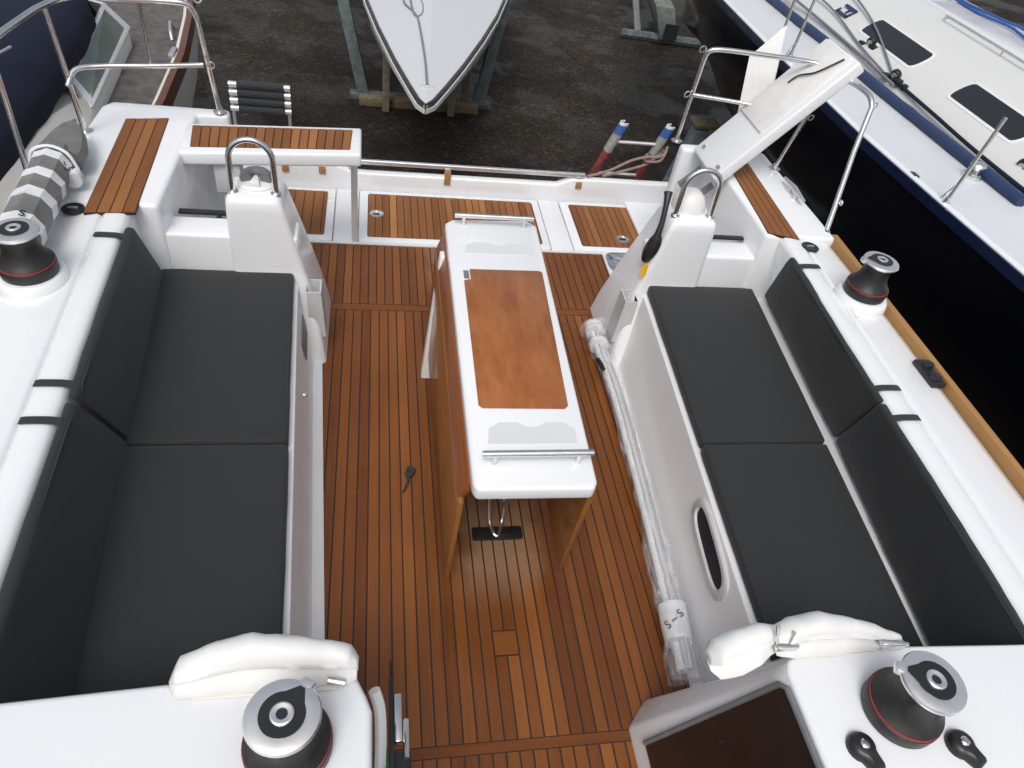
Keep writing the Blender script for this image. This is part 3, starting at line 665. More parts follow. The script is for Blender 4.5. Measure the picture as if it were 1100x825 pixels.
def cushion_back(s,y0,y1,label,straps,z1=.805,aft=False):
    c=[]
    (yb0,yt0),(yb1,yt1)=y0,y1
    for lo,z in ((True,.425),(False,z1)):
        for yy,wh in ((yb0 if lo else yt0,0),(yb0 if lo else yt0,1),(yb1 if lo else yt1,1),(yb1 if lo else yt1,0)):
            if s>0: xx=(xo(yy)+.052+.032*min(1,max(0,yy-.95)) if wh==0 else xo(yy)+.110) if lo else (e2(yy,s)-.034 if wh==0 else e2(yy,s)-.002)
            else: xx=(xo(yy)-.008 if wh==0 else xo(yy)+.034) if lo else (e2(yy,s)-.040 if wh==0 else e2(yy,s)-.004)
            c.append((s*xx,yy,z))
    cc=c
    b=MB(); b.cushion(c,.014,.004,.003,nu=5,crease=.003 if s>0 else .0015); o=b.build('back_cushion',M['cloth'],ang=60)
    tag(o,label,'cushion',group='charcoal cockpit cushions')
    piping(o,[cc[0],cc[3],cc[7],cc[4]],None,[cc[1],cc[2],cc[6],cc[5]])
    for y in straps:
        e=e2(y,s); b=MB(); rings=[]
        for x,z in ((e-.02,.800),(e+.02,.806),(e+.06,.8065),(e+.085,.806),(e+.1,.8025)):
            rings.append([(s*x,y-.014,z),(s*x,y+.014,z),(s*x,y+.014,z+.005),(s*x,y-.014,z+.005)])
        b.loft(rings); b.build('strap',M['strapc'],o)
    return o
cushion_seat(-1,.60,1.862,'large charcoal seat cushion in front on the left bench, behind the front left winch')
cushion_seat(-1,1.872,2.965,'charcoal seat cushion at the back of the left bench, against the left helm pod')
cushion_seat(1,.60,1.838,'large charcoal seat cushion in front on the right bench, beside the oval locker opening')
cushion_seat(1,1.848,2.965,'charcoal seat cushion at the back of the right bench, against the right helm pod')
cushion_back(-1,(.60,.60),(1.90,1.755),'long charcoal backrest cushion in front on the left bench',(1.665,))
cushion_back(-1,(1.912,1.767),(2.955,2.77),'charcoal backrest cushion at the back of the left bench, next to the left coaming winch',(1.83,2.70),aft=True)
cushion_back(1,(.60,.60),(1.885,1.745),'long charcoal backrest cushion in front on the right bench',(1.665,))
cushion_back(1,(1.897,1.757),(2.945,2.76),'creased charcoal backrest cushion at the back of the right bench, near the right coaming winch',(1.83,2.68),aft=True)

# ================================================================== LOOSE THINGS ON BOARD
def wobble(b,amp,sc,seed=0):
    for v in b.bm.verts:
        n=noise.noise_vector(v.co*sc+Vector((seed,0,0)))+.5*noise.noise_vector(v.co*sc*2.7+Vector((0,seed,0))); v.co+=n*amp
# wrapped pole bundle on the sole
t=empty('wrapped_pole_bundle',(.70,2.0,.08),'long poles wrapped in clear crumpled plastic with marked white tape, lying along the right bench','pole bundle')
path=[(.70,3.03,.11),(.700,2.85,.10),(.712,2.5,.09),(.700,2.1,.085),(.680,1.7,.08),(.660,1.35,.075),(.645,1.12,.07),(.632,1.02,.06)]
cp=crom(path,8)
b=MB(); b.tube(cp,.05,28,rf=lambda q:.044+.014*math.sin(q*9+1)*.6+.022*math.exp(-((q-.02)/.05)**2)+.014*q,sx=1.05); wobble(b,.022,7); wobble(b,.006,22); b.build('plastic_wrap',M['wrap'],t,ang=25)
for dx,dz,mt,r in ((-.015,.0,'tape',.018),(.018,.012,'satin',.014),(.005,-.028,'tape',.013),(.0,.022,'lgrey',.011)):
    b=MB(); b.tube([p+V(dx,0,dz) for p in cp[3:-4]],r,10); b.build('pole',M[mt],t)
for yq in (.035,.07,.13): 
    i=int(yq*len(cp)); b=MB(); b.tube([cp[i]+V(0,.014,0),cp[i],cp[i]-V(0,.016,0)],.052,20,sx=1.05); wobble(b,.004,30,i); b.build('tape_band',M['tape'],t,ang=60)
b=MB(); b.tube([V(.655,1.31,.082),V(.648,1.235,.08),V(.642,1.16,.078)],.056,20); wobble(b,.004,30); b.build('tape_band',M['tape'],t,ang=60)
b=MB(); b.tube(crom([(.640,2.70,.155),(.650,2.66,.157),(.655,2.62,.154)],3),.012,8); b.build('dark_fitting',M['black'],t)
def text_mesh(txt,size,mat4,mat,parent,name='lettering'):
    cu=bpy.data.curves.new(name,'FONT'); cu.body=txt; cu.size=size; cu.extrude=.0006; cu.offset=size*.012
    ob=bpy.data.objects.new(name,cu); COL.objects.link(ob); dg=bpy.context.evaluated_depsgraph_get(); me=bpy.data.meshes.new_from_object(ob.evaluated_get(dg)); bpy.data.objects.remove(ob)
    me.transform(mat4); me.materials.clear(); me.materials.append(mat)
    o=bpy.data.objects.new(name,me); COL.objects.link(o)
    off=Vector(); q=parent
    while q: off+=q.location; q=q.parent
    me.transform(Matrix.Translation(-off)); o.parent=parent; return o
def frame(o,x,y):
    x=Vector(x).normalized(); z=x.cross(Vector(y)).normalized(); y=z.cross(x)
    m=Matrix((x,y,z)).transposed().to_4x4(); m.translation=Vector(o); return m
text_mesh('S ~ S',.042,frame((.596,1.195,.122),(.75,.45,.35),(-.35,.9,.30)),M['black'],t)
# grey foam roll on the left side deck
t=empty('grey_foam_roll',(-1.85,2.9,.80),'grey foam roll with white tape bands and pointed tip, lying on the left side deck','wrapped roll')
cp=crom([(-1.845,2.46,.885),(-1.865,2.75,.89),(-1.885,3.0,.89),(-1.905,3.17,.885)],7)
b=MB(); b.tube(cp,.080,9); b.build('foam_wrap',M['rollgrey'],t,ang=20)
b=MB(); 
rings=[]
for q,w,hh in ((0,.10,.06),(.25,.105,.05),(.6,.08,.035),(.9,.045,.022),(1,.02,.012)):
    c=V(-1.885,3.15,.88)+V(-.035,.33,.02)*q; rings.append([c+V(w*math.cos(a),0,hh*math.sin(a)) for a in [2*math.pi*k/10 for k in range(10)]])
b.loft(rings); b.build('pointed_tip',M['rollgrey'],t,ang=30)
for i,wd in ((3,.03),(7,.030),(11,.026),(16,.026)):
    b=MB(); b.tube([cp[i]-V(0,wd,0),cp[i]+V(0,wd,0)],.083,9); wobble(b,.004,20,i); b.build('tape_band',M['tape'],t,ang=20)
b=MB(); b.tube(crom([V(-1.985,3.09,.86),V(-1.96,3.09,.95),V(-1.89,3.10,.975),V(-1.82,3.09,.95),V(-1.79,3.08,.88)],4),.007,8); b.build('tie_cord',M['tape'],t)
b=MB(); b.tube([V(-1.80,3.02,.86),V(-1.81,3.07,.86)],.035,12); b.build('tube_end',M['tape'],t)
text_mesh('S',.05,frame((-1.835,2.56,.972),(1,.1,-.35),(0,1,0)),M['black'],t); text_mesh('~ 5',.045,frame((-1.81,2.98,.968),(.5,-.8,-.2),(.8,.5,0)),M['black'],t)
# white vinyl sprayhood ends on the consoles
def vinyl(px,amp,seed,name='folded_vinyl_cover'):
    pass
t=empty('folded_vinyl_cover',(-.78,.80,.85),'folded white vinyl sprayhood end lying on the front left console above the winch','vinyl cover')
def puff(t,L,seed,mat='vinyl',a0=-10,a1=215):
    """open shell: L = list of (centre, halfdepth, height); the sheet arches from the back over the top and stops above its track"""
    b=MB(); rings=[]; n=22
    for c,w,h in L:
        c=Vector(c); rr=[]; h*=.82
        for k in range(n):
            a=R(a0+(a1-a0)*k/(n-1)); y=w*math.cos(a); z=h*math.sin(a) if math.sin(a)>0 else .10*h*math.sin(a)
            F={n-7:(-.50,.80),n-6:(-.62,.66),n-5:(-.56,.54),n-4:(-.12,.50),n-3:(.10,.30),n-2:(-.3,.06),n-1:(-1.0,-.03)}
            if k in F: y=w*1.35*F[k][0]; z=h*F[k][1]
            rr.append(c+V(0,y,z))
        rings.append(rr)
    R2=[]
    for i in range(len(rings)-1):
        for q in range(4): R2.append([rings[i][k].lerp(rings[i+1][k],q/4) for k in range(n)])
    R2.append(rings[-1]); b.loft(R2,False,False); wobble(b,.006,7,seed); wobble(b,.0025,26,seed); o=b.build('vinyl_sheet',M[mat],t,ang=60)
    m=o.modifiers.new('thick','SOLIDIFY'); m.thickness=.003; m.offset=0; return o
puff(t,[((-.985,.795,.855),.015,.01),((-.965,.80,.86),.04,.05),((-.88,.812,.862),.05,.10),((-.80,.82,.862),.055,.115),((-.70,.815,.862),.05,.10),((-.62,.81,.86),.04,.085),((-.575,.80,.858),.035,.08),((-.555,.79,.855),.02,.05)],3)
b=MB(); b.tube([(-.625,.757,.877),(-.585,.75,.870)],.009,8); b.build('track_end',M['satin'],t)
b=MB(); b.box((-.93,.742,.851),(-.60,.765,.857),.003); b.build('cream_track',M['cream'],t)
t=empty('folded_vinyl_cover',(.65,.80,.85),'folded white vinyl sprayhood end with steel buckle on the front right console','vinyl cover')
puff(t,[((.375,.775,.80),.02,.02),((.395,.78,.80),.045,.075),((.45,.785,.82),.05,.09),((.50,.79,.85),.045,.075),((.545,.795,.86),.03,.055)],9)
puff(t,[((.545,.79,.86),.03,.04),((.60,.795,.862),.045,.085),((.68,.80,.862),.05,.095),((.78,.795,.86),.04,.07),((.86,.785,.857),.03,.045),((.935,.772,.855),.012,.02)],15)
b=MB(); b.box((.62,.742,.851),(.85,.762,.858),.003); b.build('cream_track',M['cream'],t)
b=MB(); b.box((.535,.748,.875),(.60,.763,.898),.005); b.tube([(.535,.765,.895),(.53,.79,.945)],.006,8); b.tube([(.575,.765,.895),(.585,.78,.925)],.005,8); b.build('buckle',M['chrome'],t)
b=MB(); b.box((.86,.740,.853),(.93,.760,.876),.004); b.tube([(.85,.755,.885),(.94,.748,.870)],.006,8); b.build('track_end',M['chrome'],t)
# scrap of dark line on the sole
b=MB(); b.tube(crom([(-.372,2.10,.007),(-.345,2.085,.012),(-.360,2.055,.014),(-.378,2.075,.010),(-.37,2.03,.008),(-.385,1.985,.005),(-.395,1.965,.004)],5),.009,8,rf=lambda q:.012-.008*q); tag(b.build('rope_scrap',M['rope_dark']),'small dark scrap of line lying on the teak floor left of the table','rope scrap')

# ================================================================== LADDER ON THE STERN
t=empty('boarding_ladder',(1.35,5.1,GZ),'faded red and grey boarding ladder with blue taped ends leaning on the stern, right','ladder')
for xa,xb in ((1.07,1.205),(1.43,1.555)):
    top=V(xb,4.76,.545); d=(V(xa,4.70,-.0)-V(xb,4.76,.545)).normalized(); d=V(d.x,.20,d.z).normalized()
    L=(top.z-GZ)/-d.z
    b=MB(); b.tube([top+d*.19,top+d*L],.030,14); st=b.build('stile',M['redpaint'],t)
    b=MB(); b.tube([top+d*.075,top+d*.235],.034,14); b.build('grey_sleeve',M['midgrey'],st)
    b=MB(); b.loft([[top+d*h+V(r*math.cos(a),r*math.sin(a),0) for a in [2*math.pi*k/16 for k in range(16)]] for r,h in ((.036,.075),(.036,.0),(.028,.0),(.028,.07))],True,False); b.build('taped_end',M['blue'],st)
    b=MB(); b.loft([[top+d*h+V(r*math.cos(a),r*math.sin(a),0) for a in [2*math.pi*k/16 for k in range(3,15)]] for r,h in ((.033,.01),(.033,-.02),(.026,-.02),(.026,.01))],False,False); b.build('tube_end',M['whitepl'],st)
for k in range(9):
    z=.40-.28*k; 
    xm=.0; b=MB(); q=(.545-z); b.tube([(1.205-q*.2476+.01,4.76+.2*q,z),(1.555-q*.229,4.76+.2*q,z)],.013,10); b.build('rung',M['satin'],t)
b=MB(); b.tube(crom([(.98,4.62,.20),(1.15,4.67,.23),(1.30,4.70,.30),(1.42,4.71,.335),(1.52,4.70,.35),(1.575,4.77,.36),(1.53,4.83,.34),(1.45,4.80,.30),(1.43,4.72,.30),(1.53,4.70,.32),(1.575,4.75,.40),(1.56,4.79,.34),(1.44,4.73,.27),(1.25,4.69,.22),(1.10,4.64,.20)],5),.010,8)
tag(b.build('lashing_rope',M['rope_tan']),'tan rope lashing the red ladder to the stern','rope')

# ================================================================== NEIGHBOUR YACHT (right)
N=empty('navy_hull_yacht',(5.2,4,GZ),'large white decked yacht with navy blue hull alongside on the right','yacht')
def ne(y):   # near deck edge
    return min(5.2,3.235+ (.070*(4.8-y) if y<4.8 else 0) + 1.95*(max(0,y-7.6)/6.4)**1.9)
ysn=[-4,-2,0,1.5,3,4,5,6,7,8.5,10,11.5,13,14.2]
def W(y): return 2*(5.25-ne(y))
b=MB(); rings=[]
for y in ysn:
    a=ne(y); w=5.25-a; fl=max(0,min(1,(y-6.5)/6))
    rings.append([(5.25-w*k,y,z) for k,z in ((1,.47),(.995,.2),(.96-.1*fl,-.2),(.88-.3*fl,-.6),(.70-.4*fl,-1.0),(.35-.2*fl,-1.3),(0,-1.4),(-.35+.2*fl,-1.3),(-.70+.4*fl,-1.0),(-.88+.3*fl,-.6),(-.96+.1*fl,-.2),(-.995,.2),(-1,.47))])
b.loft(rings); b.build('hull',M['navyhull'],N)
b=MB(); b.prism([(5.05,2),(5.45,2),(5.45,5),(5.05,5)],GZ+.1,-1.25,.05); b.build('keel',M['antifoul'],N)
b=MB(); b.loft([[(ne(y)-.002,y,.465),(2*5.25-ne(y),y,.465),(2*5.25-ne(y),y,.50),(ne(y)+.01,y,.50)] for y in ysn]); b.build('deck',M['ngel'],N)
b=MB(); b.loft([[(ne(y)-.006,y,.46),(ne(y)+.045,y,.502),(ne(y)+.043,y,.528),(ne(y)-.002,y,.522)] for y in ysn]); b.build('toe_rail',M['gel'],N)
b=MB(); b.loft([[(ne(y)-.012,y,.44),(ne(y)+.0,y,.44),(ne(y)+.0,y,.515),(ne(y)-.012,y,.512)] for y in ysn]); b.build('rub_strake',simple('navy_gloss',(.008,.016,.05),.2),N)
# cabin trunk
cs=[(4.02,.495),(4.04,.53),(4.10,.60),(4.46,.84),(4.62,.905),(4.74,.920),(4.82,.942),(4.95,.955),(5.25,.975)]
def cab(y,dx=0): 
    sh=.0 if y<7.6 else (y-7.6)*.12
    return [(x+sh*(1 if x<5.2 else 0),y,z) for x,z in cs]+[(10.5-x-sh,y,z) for x,z in cs[::-1][1:]]
b=MB(); b.loft([cab(y) for y in (1.2,2,3,4,5,6,7,8,9,10)]); cb=b.build('cabin_trunk',M['ncab'],N,ang=50)
def sidept(y,z,d=.0):   # on the inclined cabin side
    t=(z-.60)/.20; x=4.10+.30*t; nrm=V(-.55,0,.83)
    return V(x,y,z)+nrm*d
def portlight(y0,y1,z0,z1):
    def rg(g,d): return [sidept(y,z,d) for y,z in rpoly(y0-g,z0-g*.6,y1+g,z1+g*.6,.046+g*.3,6)]
    b=MB(); b.loft([rg(.022,-.01),rg(.022,.004),rg(.0,.006),rg(0,-.002)],True,False); f=b.build('portlight_frame',M['gel'],cb)
    b=MB(); b.loft([rg(.004,-.004),rg(.004,.003)]); b.build('pane',M['glass'],f)
portlight(6.10,7.08,.695,.815); portlight(4.62,5.50,.695,.815); portlight(3.0,4.1,.695,.815)
# small emblem: blue square bracket mark
b=MB()
for y0,y1,z0,z1 in ((7.42,7.45,.70,.775),(7.42,7.66,.70,.718),(7.42,7.66,.757,.775),(7.63,7.66,.70,.735),(7.50,7.53,.725,.757)):
    b.loft([[sidept(y,z,d) for y,z in ((y0,z0),(y1,z0),(y1,z1),(y0,z1))] for d in (-.002,.004)])
b.build('emblem',M['bluecover'],cb)
# handrails on the cabin top
def hr(x,ya,yb,z):
    b=MB(); b.tube(crom([(x,ya,z),(x,ya+.04,z+.05),(x,ya+.15,z+.06),(x,(ya+yb)/2,z+.06),(x,yb-.15,z+.06),(x,yb-.04,z+.05),(x,yb,z)],5),.012,8)
    for y in (ya+.35*(yb-ya),ya+.68*(yb-ya)): b.tube([(x,y,z-.01),(x,y,z+.06)],.010,8)
    b.build('handrail',M['satin'],cb)
hr(4.83,3.9,6.75,.935)
b=MB(); b.loft([[(4.95,y,.952),(5.5,y,.975),(5.5,y,1.0),(5.0,y,.985)] for y in (2,7.3)],bev=.01); b.build('sliding_hatch',M['gel'],cb)
# blue fabric track covers on deck
for ya,yb in ((4.0,6.65),(6.78,8.9)):
    b=MB(); b.tube(crom([(3.99,ya,.535),(3.95,(ya*2+yb)/3,.54),(3.93,(ya+2*yb)/3,.54),(3.93,yb,.535)],6),.042,12,sx=1.1); wobble(b,.006,8); b.build('track_cover',M['bluecover'],N)
# sheets, blocks
b=MB(); b.tube(crom([(4.10,9.2,.62),(4.10,7.9,.61),(4.06,6.6,.60),(4.0,5.9,.60)],6),.014,8); b.tube(crom([(4.26,9.0,.72),(4.24,7.8,.71),(4.12,6.8,.64),(4.05,6.15,.61)],6),.010,8); b.tube(crom([(4.55,8.6,.90),(4.42,7.6,.84),(4.30,6.9,.76),(4.10,6.1,.62)],6),.010,8)
b.build('jib_sheet',M['rope_grey'],N)
b=MB(); b.tube(crom([(4.08,6.0,.60),(4.04,5.3,.60),(4.03,4.7,.585),(4.06,4.0,.57)],6),.016,8); b.build('furling_line',M['navy'],N)
def blk(x,y,z):
    b=MB(); b.lathe([(.02,-.022),(.045,-.02),(.050,0),(.045,.02),(.02,.022)],(x,y,z+.03),(1,.4,.5),20); b.box((x-.03,y-.11,z-.03),(x+.03,y-.01,z+.02),.01); b.box((x-.05,y+.05,z-.04),(x+.02,y+.14,z),.01); b.lathe([(.03,0),(.03,.04),(.01,.05)],(x+.02,y-.16,z-.04),n=14); o=b.build('sheet_block',M['black'],N)
    b=MB(); b.lathe([(.018,-.026),(.030,-.026),(.030,.026),(.018,.026)],(x,y,z+.03),(1,.4,.5),16); b.build('sheave',M['satin'],o)
blk(4.07,6.02,.62); blk(4.20,6.75,.66); blk(4.04,8.6,.62); blk(4.18,4.35,.62)
b=MB(); b.lathe([(.07,0),(.07,.03),(.045,.04),(.04,.07),(.06,.10),(.05,.115),(.01,.115)],(3.86,4.40,.50),n=28); b.build('deck_winch',M['chrome'],N)
# stanchions
def stn(x,y,top):
    b=MB(); b.tube([(x,y,.50),(top[0],top[1],top[2])],.013,12); b.lathe([(.04,0),(.038,.015),(.02,.03),(.016,.06)],(x,y,.50),n=18); b.tube([(x-.02,y+.05,.51),(x,y+.005,.64)],.006,8); b.build('stanchion',M['steel'],N)
stn(3.335,3.95,(3.42,3.98,1.12)); stn(3.31,6.85,(3.33,6.9,1.15)); stn(3.36,6.65,(3.42,6.7,1.15)); stn(3.34,9.6,(3.36,9.6,1.15)); stn(3.36,1.4,(3.44,1.4,1.12))
b=MB(); b.tube([(3.44,1.4,1.12),(3.42,3.98,1.12),(3.42,6.7,1.15)],.004,6); b.build('lifeline',M['steel'],N) if False else b.bm.free()
b=MB(); b.tube(crom([(3.33,8.1,.51),(3.315,7.9,.518),(3.315,7.75,.51)],4),.008,6); b.build('deck_fitting',M['satin'],N)
b=MB(); b.box((3.30,4.3,.502),(3.35,4.38,.53),.01); b.build('fairlead',M['bluecover'],N)
# ropes on the neighbour cabin top
b=MB(); b.tube(crom([(5.35,8.3,1.02),(5.32,7.4,1.01),(5.30,6.9,1.01),(5.36,6.5,1.02),(5.30,6.0,1.01),(5.34,5.2,1.02)],7),.012,8); b.tube(crom([(5.42,8.3,1.02),(5.38,7.3,1.01),(5.44,6.7,1.02),(5.52,6.4,1.02),(5.46,5.8,1.02)],7),.012,8)
tag(b.build('halyard_coil',M['rope_blue']),'blue and grey halyards trailing over the white cabin top of the navy yacht','rope')

# ================================================================== NEIGHBOUR BOAT (left)
B=empty('classic_motor_sailer',(-4,6,GZ),'cream boat with navy canopy, grey wooden side deck and mahogany rail on the left','boat')
def le(y): return -2.205-.012*abs(y-5.5)-.052*max(0,y-6.4)**1.7
ysl=[1.5,3,4,5,6,7,8,9,10,10.6]
b=MB(); rings=[]
for y in ysl:
    w=3.9+le(y); c=-3.9
    rings.append([(c+w*k,y,z) for k,z in ((1,-.15),(.98,-.7),(.85,-1.3),(.4,-1.8),(0,-1.95),(-.4,-1.8),(-.85,-1.3),(-.98,-.7),(-1,-.15))])
b.loft(rings); b.build('hull',M['cream'],B)
b=MB(); b.loft([[(le(y)+.0,y,-.155),(-7.8-le(y),y,-.155),(-7.8-le(y),y,-.12),(le(y)-.01,y,-.12)] for y in ysl]); b.build('side_deck',M['deckwood'],B)
b=MB(); b.loft([[(le(y)+.02,y,-.22),(le(y)+.02,y,-.075),(le(y)-.035,y,-.075),(le(y)-.035,y,-.22)] for y in ysl]); b.build('cap_rail',M['mahog'],B)
b=MB(); b.loft([[(le(y)-.042,y,-.121),(le(y)-.042,y,-.095),(le(y)-.068,y,-.095),(le(y)-.068,y,-.121)] for y in ysl[:8]]); b.build('toe_strip',M['cream'],B)
# cabin side and coaming
rings=[]
for y,xa,xb,zb in ((1.6,-2.50,-2.66,.20),(3,-2.50,-2.66,.20),(4,-2.50,-2.65,.20),(5,-2.51,-2.65,.20),(5.35,-2.54,-2.64,.13),(5.62,-2.585,-2.62,.06),(6.2,-2.63,-2.66,.03),(7.15,-2.70,-2.73,.03)):
    rings.append([(xa,y,-.13),(xa-.004,y,-.01),(xa-.02,y,.01),(xb,y,zb),(xb-.25,y,zb+.02),(-5.2,y,zb+.02),(-5.2,y,-.13)])
b=MB(); b.loft(rings); cbn=b.build('cabin_side',M['cream'],B,ang=50)
b=MB(); b.lathe([(.012,0),(.012,.01),(.004,.014)],(-2.575,5.15,.10),n=12); b.build('stud',M['greypl'],cbn)
wb=[V(-2.595,5.56,.02),V(-2.715,7.20,.02)]; wt=[V(-2.735,5.66,.17),V(-2.84,7.06,.25)]
def wp(a,c,d=0):
    p=wb[0].lerp(wb[1],a).lerp(wt[0].lerp(wt[1],a),c); return p+V(.8,0,.6)*d
def quad(a0,c0,a1,c1,d): return [wp(a0,c0,d),wp(a1,c0,d),wp(a1,c1,d),wp(a0,c1,d)]
b=MB()
for q in ((0,-.02,1,.10),(0,.90,1,1.0),(-.01,0,.05,1),(.945,0,1.01,1)): b.loft([quad(*q,-.02),quad(*q,.014)])
b.loft([[V(-2.715,7.18,.0),V(-4.6,7.5,.0),V(-4.6,7.2,.46),V(-2.85,7.06,.25)],[V(-2.715,7.22,.0),V(-4.6,7.54,.0),V(-4.6,7.24,.46),V(-2.85,7.10,.25)]])
wsf=b.build('windscreen_frame',M['gel'],B)
b=MB(); b.loft([quad(.04,.08,.95,.94,-.004),quad(.04,.08,.95,.94,.004)]); b.build('windscreen_pane',M['green_glass'],wsf)
# canopy
rings=[]
for y,x0,z0 in ((1.8,-2.66,.20),(3.2,-2.66,.20),(4.2,-2.655,.205),(4.9,-2.65,.21),(5.5,-2.66,.235),(6.0,-2.68,.26),(6.45,-2.72,.29),(6.9,-2.90,.34)):
    rings.append([(x0,y,z0),(x0-.03,y,z0+.14),(x0-.10,y,z0+.26),(x0-.25,y,.56+z0*.1),(x0-.6,y,.64+z0*.1),(-3.8,y,.72),(-4.4,y,.68),(-4.9,y,.45),(-5.1,y,.13)])
R3=[]
for i in range(len(rings)-1):
    for q in range(5): R3.append([Vector(a).lerp(Vector(c),q/5) for a,c in zip(rings[i],rings[i+1])])
R3.append([Vector(a) for a in rings[-1]])
b=MB(); b.loft(R3,False,False)
b.loft([R3[-1],[Vector((p.x,7.1,.12)) for p in R3[-1]]],False,False)
wobble(b,.014,4); wobble(b,.006,13)
o=b.build('canopy',M['navy'],B,ang=70); sm=o.modifiers.new('thick','SOLIDIFY'); sm.thickness=.008
# grab loops on the canopy
b=MB(); b.tube([(-3.05,4.75,.66),(-2.80,4.90,.62),(-2.77,5.02,.62),(-2.80,5.05,.60)],.009,8); b.tube([(-2.97,4.30,.62),(-2.76,4.42,.60),(-2.74,4.52,.58)],.009,8); b.build('canopy_frame_end',M['satin'],B)
b=MB(); b.tube(crom([(-2.40,7.35,-.11),(-2.42,7.42,-.04),(-2.46,7.62,-.04),(-2.46,7.7,-.11)],4),.014,8); b.build('deck_cleat',M['satin'],B)
b=MB(); b.box((-2.35,6.9,-.12),(-2.30,7.10,-.07),.01); b.build('fairlead',M['satin'],B)

# ================================================================== BOAT ON CRADLE, bow towards us
W_=empty('white_bow_boat',(.4,12,GZ),'white boat on a cradle behind the stern, its pointed bow toward the camera','boat')
tip=V(-.015,7.47,-.6); dirn=V(.075,1,0).normalized(); side=V(dirn.y,-dirn.x,0)
prof=[(0,.015),(.12,.075),(.5,.195),(1.2,.40),(2.2,.66),(3.2,.89),(4.5,1.12),(6,1.3),(8,1.38)]
b=MB(); rings=[]
for dx,w in prof:
    c=tip+dirn*dx; k=min(1,dx/3); zb=-.6-.05-.95*k**.55
    back=0
    rings.append([c+side*(w*q)+dirn*(bk*(1-k)*.5)+V(0,0,z+.6) for q,z,bk in ((1,-.62,0),(.93,-.62+(zb+.6)*.35,.35),(.6,-.62+(zb+.6)*.75,.75),(0,-.62+(zb+.6),1.0),(-.6,-.62+(zb+.6)*.75,.75),(-.93,-.62+(zb+.6)*.35,.35),(-1,-.62,0))])
b.loft(rings); b.build('hull',M['hull'],W_,ang=60)
b=MB(); rings=[]
for dx,w in prof:
    c=tip+dirn*dx; k=min(1,dx/2.5)
    rings.append([c+side*(w*q)+V(0,0,z) for q,z in ((1,-.03),(1,.012),(.0,.012+.17*k),(-1,.012),(-1,-.03))])
b.loft(rings); b.build('deck',gelcoat('bow_deck',(.60,.61,.63),.4,.5),W_,ang=3)
b=MB(); rings=[]
for sg in (1,-1):
    b.loft([[tip+dirn*(dx-.01)+side*(sg*max(.002*(1 if a<.02 else 1.5)+(0 if a>0 else -.002),(w+a) if dx>.01 else a*.3))+V(0,0,z) for a,z in ((.016,-.05),(.016,.03),(-.010,.035),(-.010,-.05))] for dx,w in prof])
b.build('toe_rail',simple('dark_toe_rail',(.05,.05,.05),.4),W_)
b=MB()
for sg in (1,-1): b.loft([[tip+dirn*(dx-.03)+side*(sg*((w+a) if dx>.01 else a*.4))+V(0,0,z) for a,z in ((.030,-.07),(.030,-.02),(.016,-.02),(.016,-.07))] for dx,w in prof])
b.build('rubbing_strake',M['whitepl'],W_)
b=MB(); b.tube([tip+dirn*.42-side*.07+V(0,0,.03),tip+dirn*.42+V(0,0,.05),tip+dirn*.42+side*.07+V(0,0,.03)],.012,8); b.lathe([(.03,0),(.02,.03)],tip+dirn*.42+V(0,0,.02),n=12); b.build('bow_fitting',M['satin'],W_)
c0=tip+dirn*.44+V(0,0,.06)
rp=[c0+V(0,0,0),c0+dirn*.6-side*.04+V(0,0,.035),c0+dirn*1.5-side*.13+V(0,0,.07),c0+dirn*2.0-side*.20+V(0,0,.075),c0+dirn*2.5-side*.38+V(0,0,.06),c0+dirn*2.9-side*.36+V(0,0,.06),c0+dirn*2.6-side*.16+V(0,0,.08),c0+dirn*2.1-side*.12+V(0,0,.08),c0+dirn*1.95-side*.20+V(0,0,.08),c0+dirn*2.4-side*.28+V(0,0,.075),c0+dirn*3.4-side*.36+V(0,0,.07)]
b=MB(); b.tube(crom(rp,6),.013,8); tag(b.build('bow_line',M['rope_grey']),'thin grey line with a loop lying on the white bow deck','rope')
# cradle
C_=empty('boat_cradle',(.15,11.7,GZ),'timber and blue steel cradle under the white bow','cradle')
b=MB(); b.box((-.80,11.50,GZ),(1.12,11.68,GZ+.14),.01); b.build('sleeper',M['timber'],C_)
for x,m,y in ((-.38,'palet',11.40),(.66,'palet',11.40),(.90,'timber',11.72)):
    b=MB(); b.box((x-.055,y-.05,GZ),(x+.055,y+.05,-1.15),.008); b.build('prop',M[m],C_)
for x0,x1 in ((-.72,-1.12),(1.14,1.52)):
    b=MB(); b.hexa([(x0-.09,11.75,GZ),(x0+.09,11.75,GZ),(x0+.09,11.9,GZ),(x0-.09,11.9,GZ),(x1-.09,12.3,-.75),(x1+.09,12.3,-.75),(x1+.09,12.45,-.75),(x1-.09,12.45,-.75)],.01); b.build('steel_arm',M['galv'],C_)
b=MB(); b.box((-.95,11.72,GZ),(1.35,11.9,GZ+.10),.01); b.build('steel_base',M['galv'],C_)
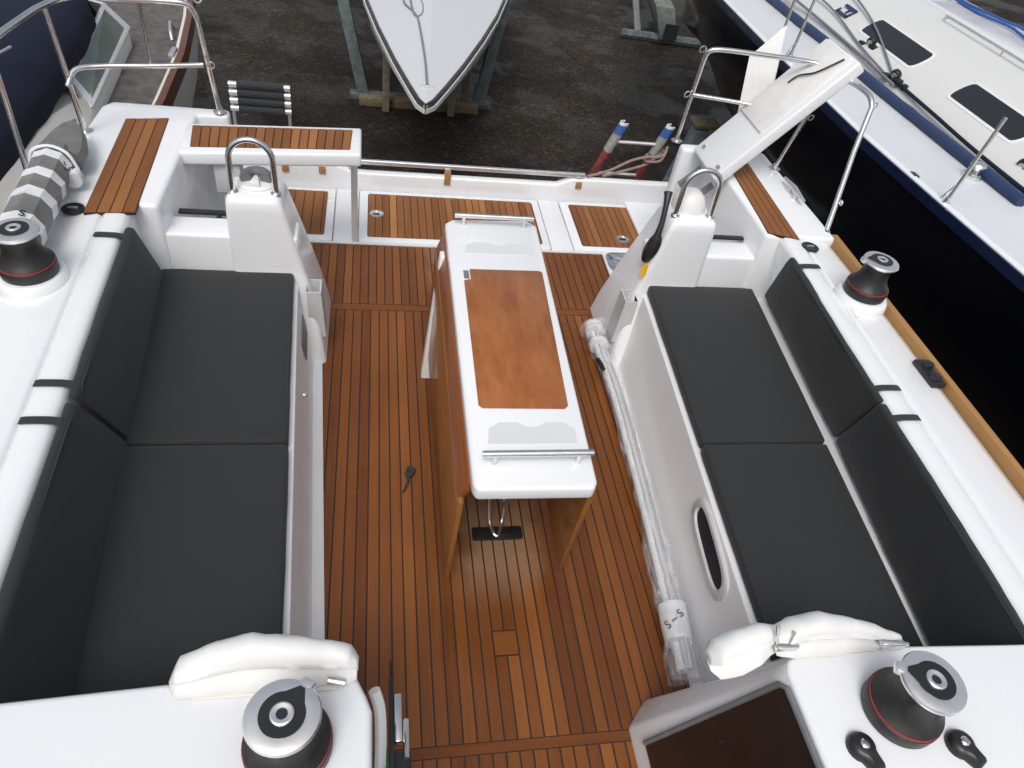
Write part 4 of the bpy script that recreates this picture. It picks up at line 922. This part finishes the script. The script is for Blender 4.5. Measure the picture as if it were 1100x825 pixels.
# steel trestle
Tt=empty('steel_trestle',(5.6,16.3,GZ),'pale green steel trestle standing on the gravel between the white bow and the navy hull','trestle')
b=MB(); b.tube([(4.72,16.1,GZ+.09),(6.5,15.9,GZ+.09)],.10,8); b.build('foot_beam',M['galv'],Tt)
gm=simple('pale_green_steel',(.17,.19,.175),.7,.2,.3,9,.3,40)
b=MB(); b.hexa([(5.55,15.85,GZ+.1),(5.95,15.82,GZ+.1),(5.98,16.1,GZ+.1),(5.58,16.13,GZ+.1),(5.30,15.9,GZ+.75),(5.72,15.87,GZ+.75),(5.75,18.3,GZ+1.1),(5.35,18.3,GZ+1.1)],.02); b.build('box_arm',gm,Tt)
b=MB(); b.hexa([(5.08,16.2,GZ+.1),(5.22,16.2,GZ+.1),(5.22,16.35,GZ+.1),(5.08,16.35,GZ+.1),(5.15,18.0,GZ+1.2),(5.29,18.0,GZ+1.2),(5.29,18.15,GZ+1.2),(5.15,18.15,GZ+1.2)],.01); b.build('brace',gm,Tt)
b=MB(); b.box((5.60,15.80,GZ+.14),(5.90,15.835,GZ+.44)); b.build('open_end',M['dark'],Tt)
# leg stand of the navy yacht
t=empty('yacht_stand',(2.9,9.5,GZ),'blue grey steel support leg standing between the ladder and the navy yacht','boat stand')
b=MB(); b.hexa([(2.62,7.3,GZ),(2.80,7.3,GZ),(2.80,7.5,GZ),(2.62,7.5,GZ),(3.75,8.9,-1.2),(3.93,8.9,-1.2),(3.93,9.1,-1.2),(3.75,9.1,-1.2)],.01); b.build('leg',M['galv'],t)
b=MB(); b.box((2.4,7.25,GZ),(5.0,7.5,GZ+.12),.01); b.build('base_beam',M['galv'],t)
b=MB(); b.box((3.7,8.85,-1.21),(4.05,9.15,-1.15),.01); b.build('pad',M['timber'],t)

# ================================================================== CAMERA, LIGHT
cam=bpy.data.cameras.new('camera'); co=bpy.data.objects.new('camera',cam); COL.objects.link(co)
cam.sensor_width=36; cam.lens=767.53/1100*36; cam.clip_start=.05; cam.clip_end=2000
# camera right, down and forward axes in world space
CB=((0.982169, -0.130246, 0.135573), (0.006039, -0.698906, -0.715188), (0.187903, 0.703254, -0.685657))
m=Matrix(((CB[0][0],-CB[1][0],-CB[2][0]),(CB[0][1],-CB[1][1],-CB[2][1]),(CB[0][2],-CB[1][2],-CB[2][2]))).to_4x4()
m.translation=V(-.518,0,2.6); co.matrix_world=m
S.camera=co
w=bpy.data.worlds.new('World'); S.world=w; w.use_nodes=True
nt=w.node_tree; sky=nt.nodes.new('ShaderNodeTexSky'); sky.sky_type='NISHITA'; sky.sun_disc=False
EL,AZ=R(58),R(200)
sky.sun_elevation=EL; sky.sun_rotation=AZ; sky.air_density=1.2; sky.dust_density=5; sky.ozone_density=1
hs_=nt.nodes.new('ShaderNodeHueSaturation'); hs_.inputs['Saturation'].default_value=.45
nt.links.new(sky.outputs[0],hs_.inputs['Color']); nt.links.new(hs_.outputs[0],nt.nodes['Background'].inputs[0])
nt.nodes['Background'].inputs[1].default_value=.13
sl=bpy.data.lights.new('sun','SUN'); sl.energy=1.0; sl.angle=R(25); sl.color=(1,.98,.95); so=bpy.data.objects.new('sun',sl); COL.objects.link(so)
sd=V(math.sin(AZ)*math.cos(EL),math.cos(AZ)*math.cos(EL),math.sin(EL)); so.rotation_euler=sd.to_track_quat('Z','Y').to_euler()
vs=S.view_settings; vs.view_transform='Standard'; vs.look='None'; vs.exposure=0.07; vs.gamma=1
S.render.engine='CYCLES'
S.render.resolution_x=1024; S.render.resolution_y=768
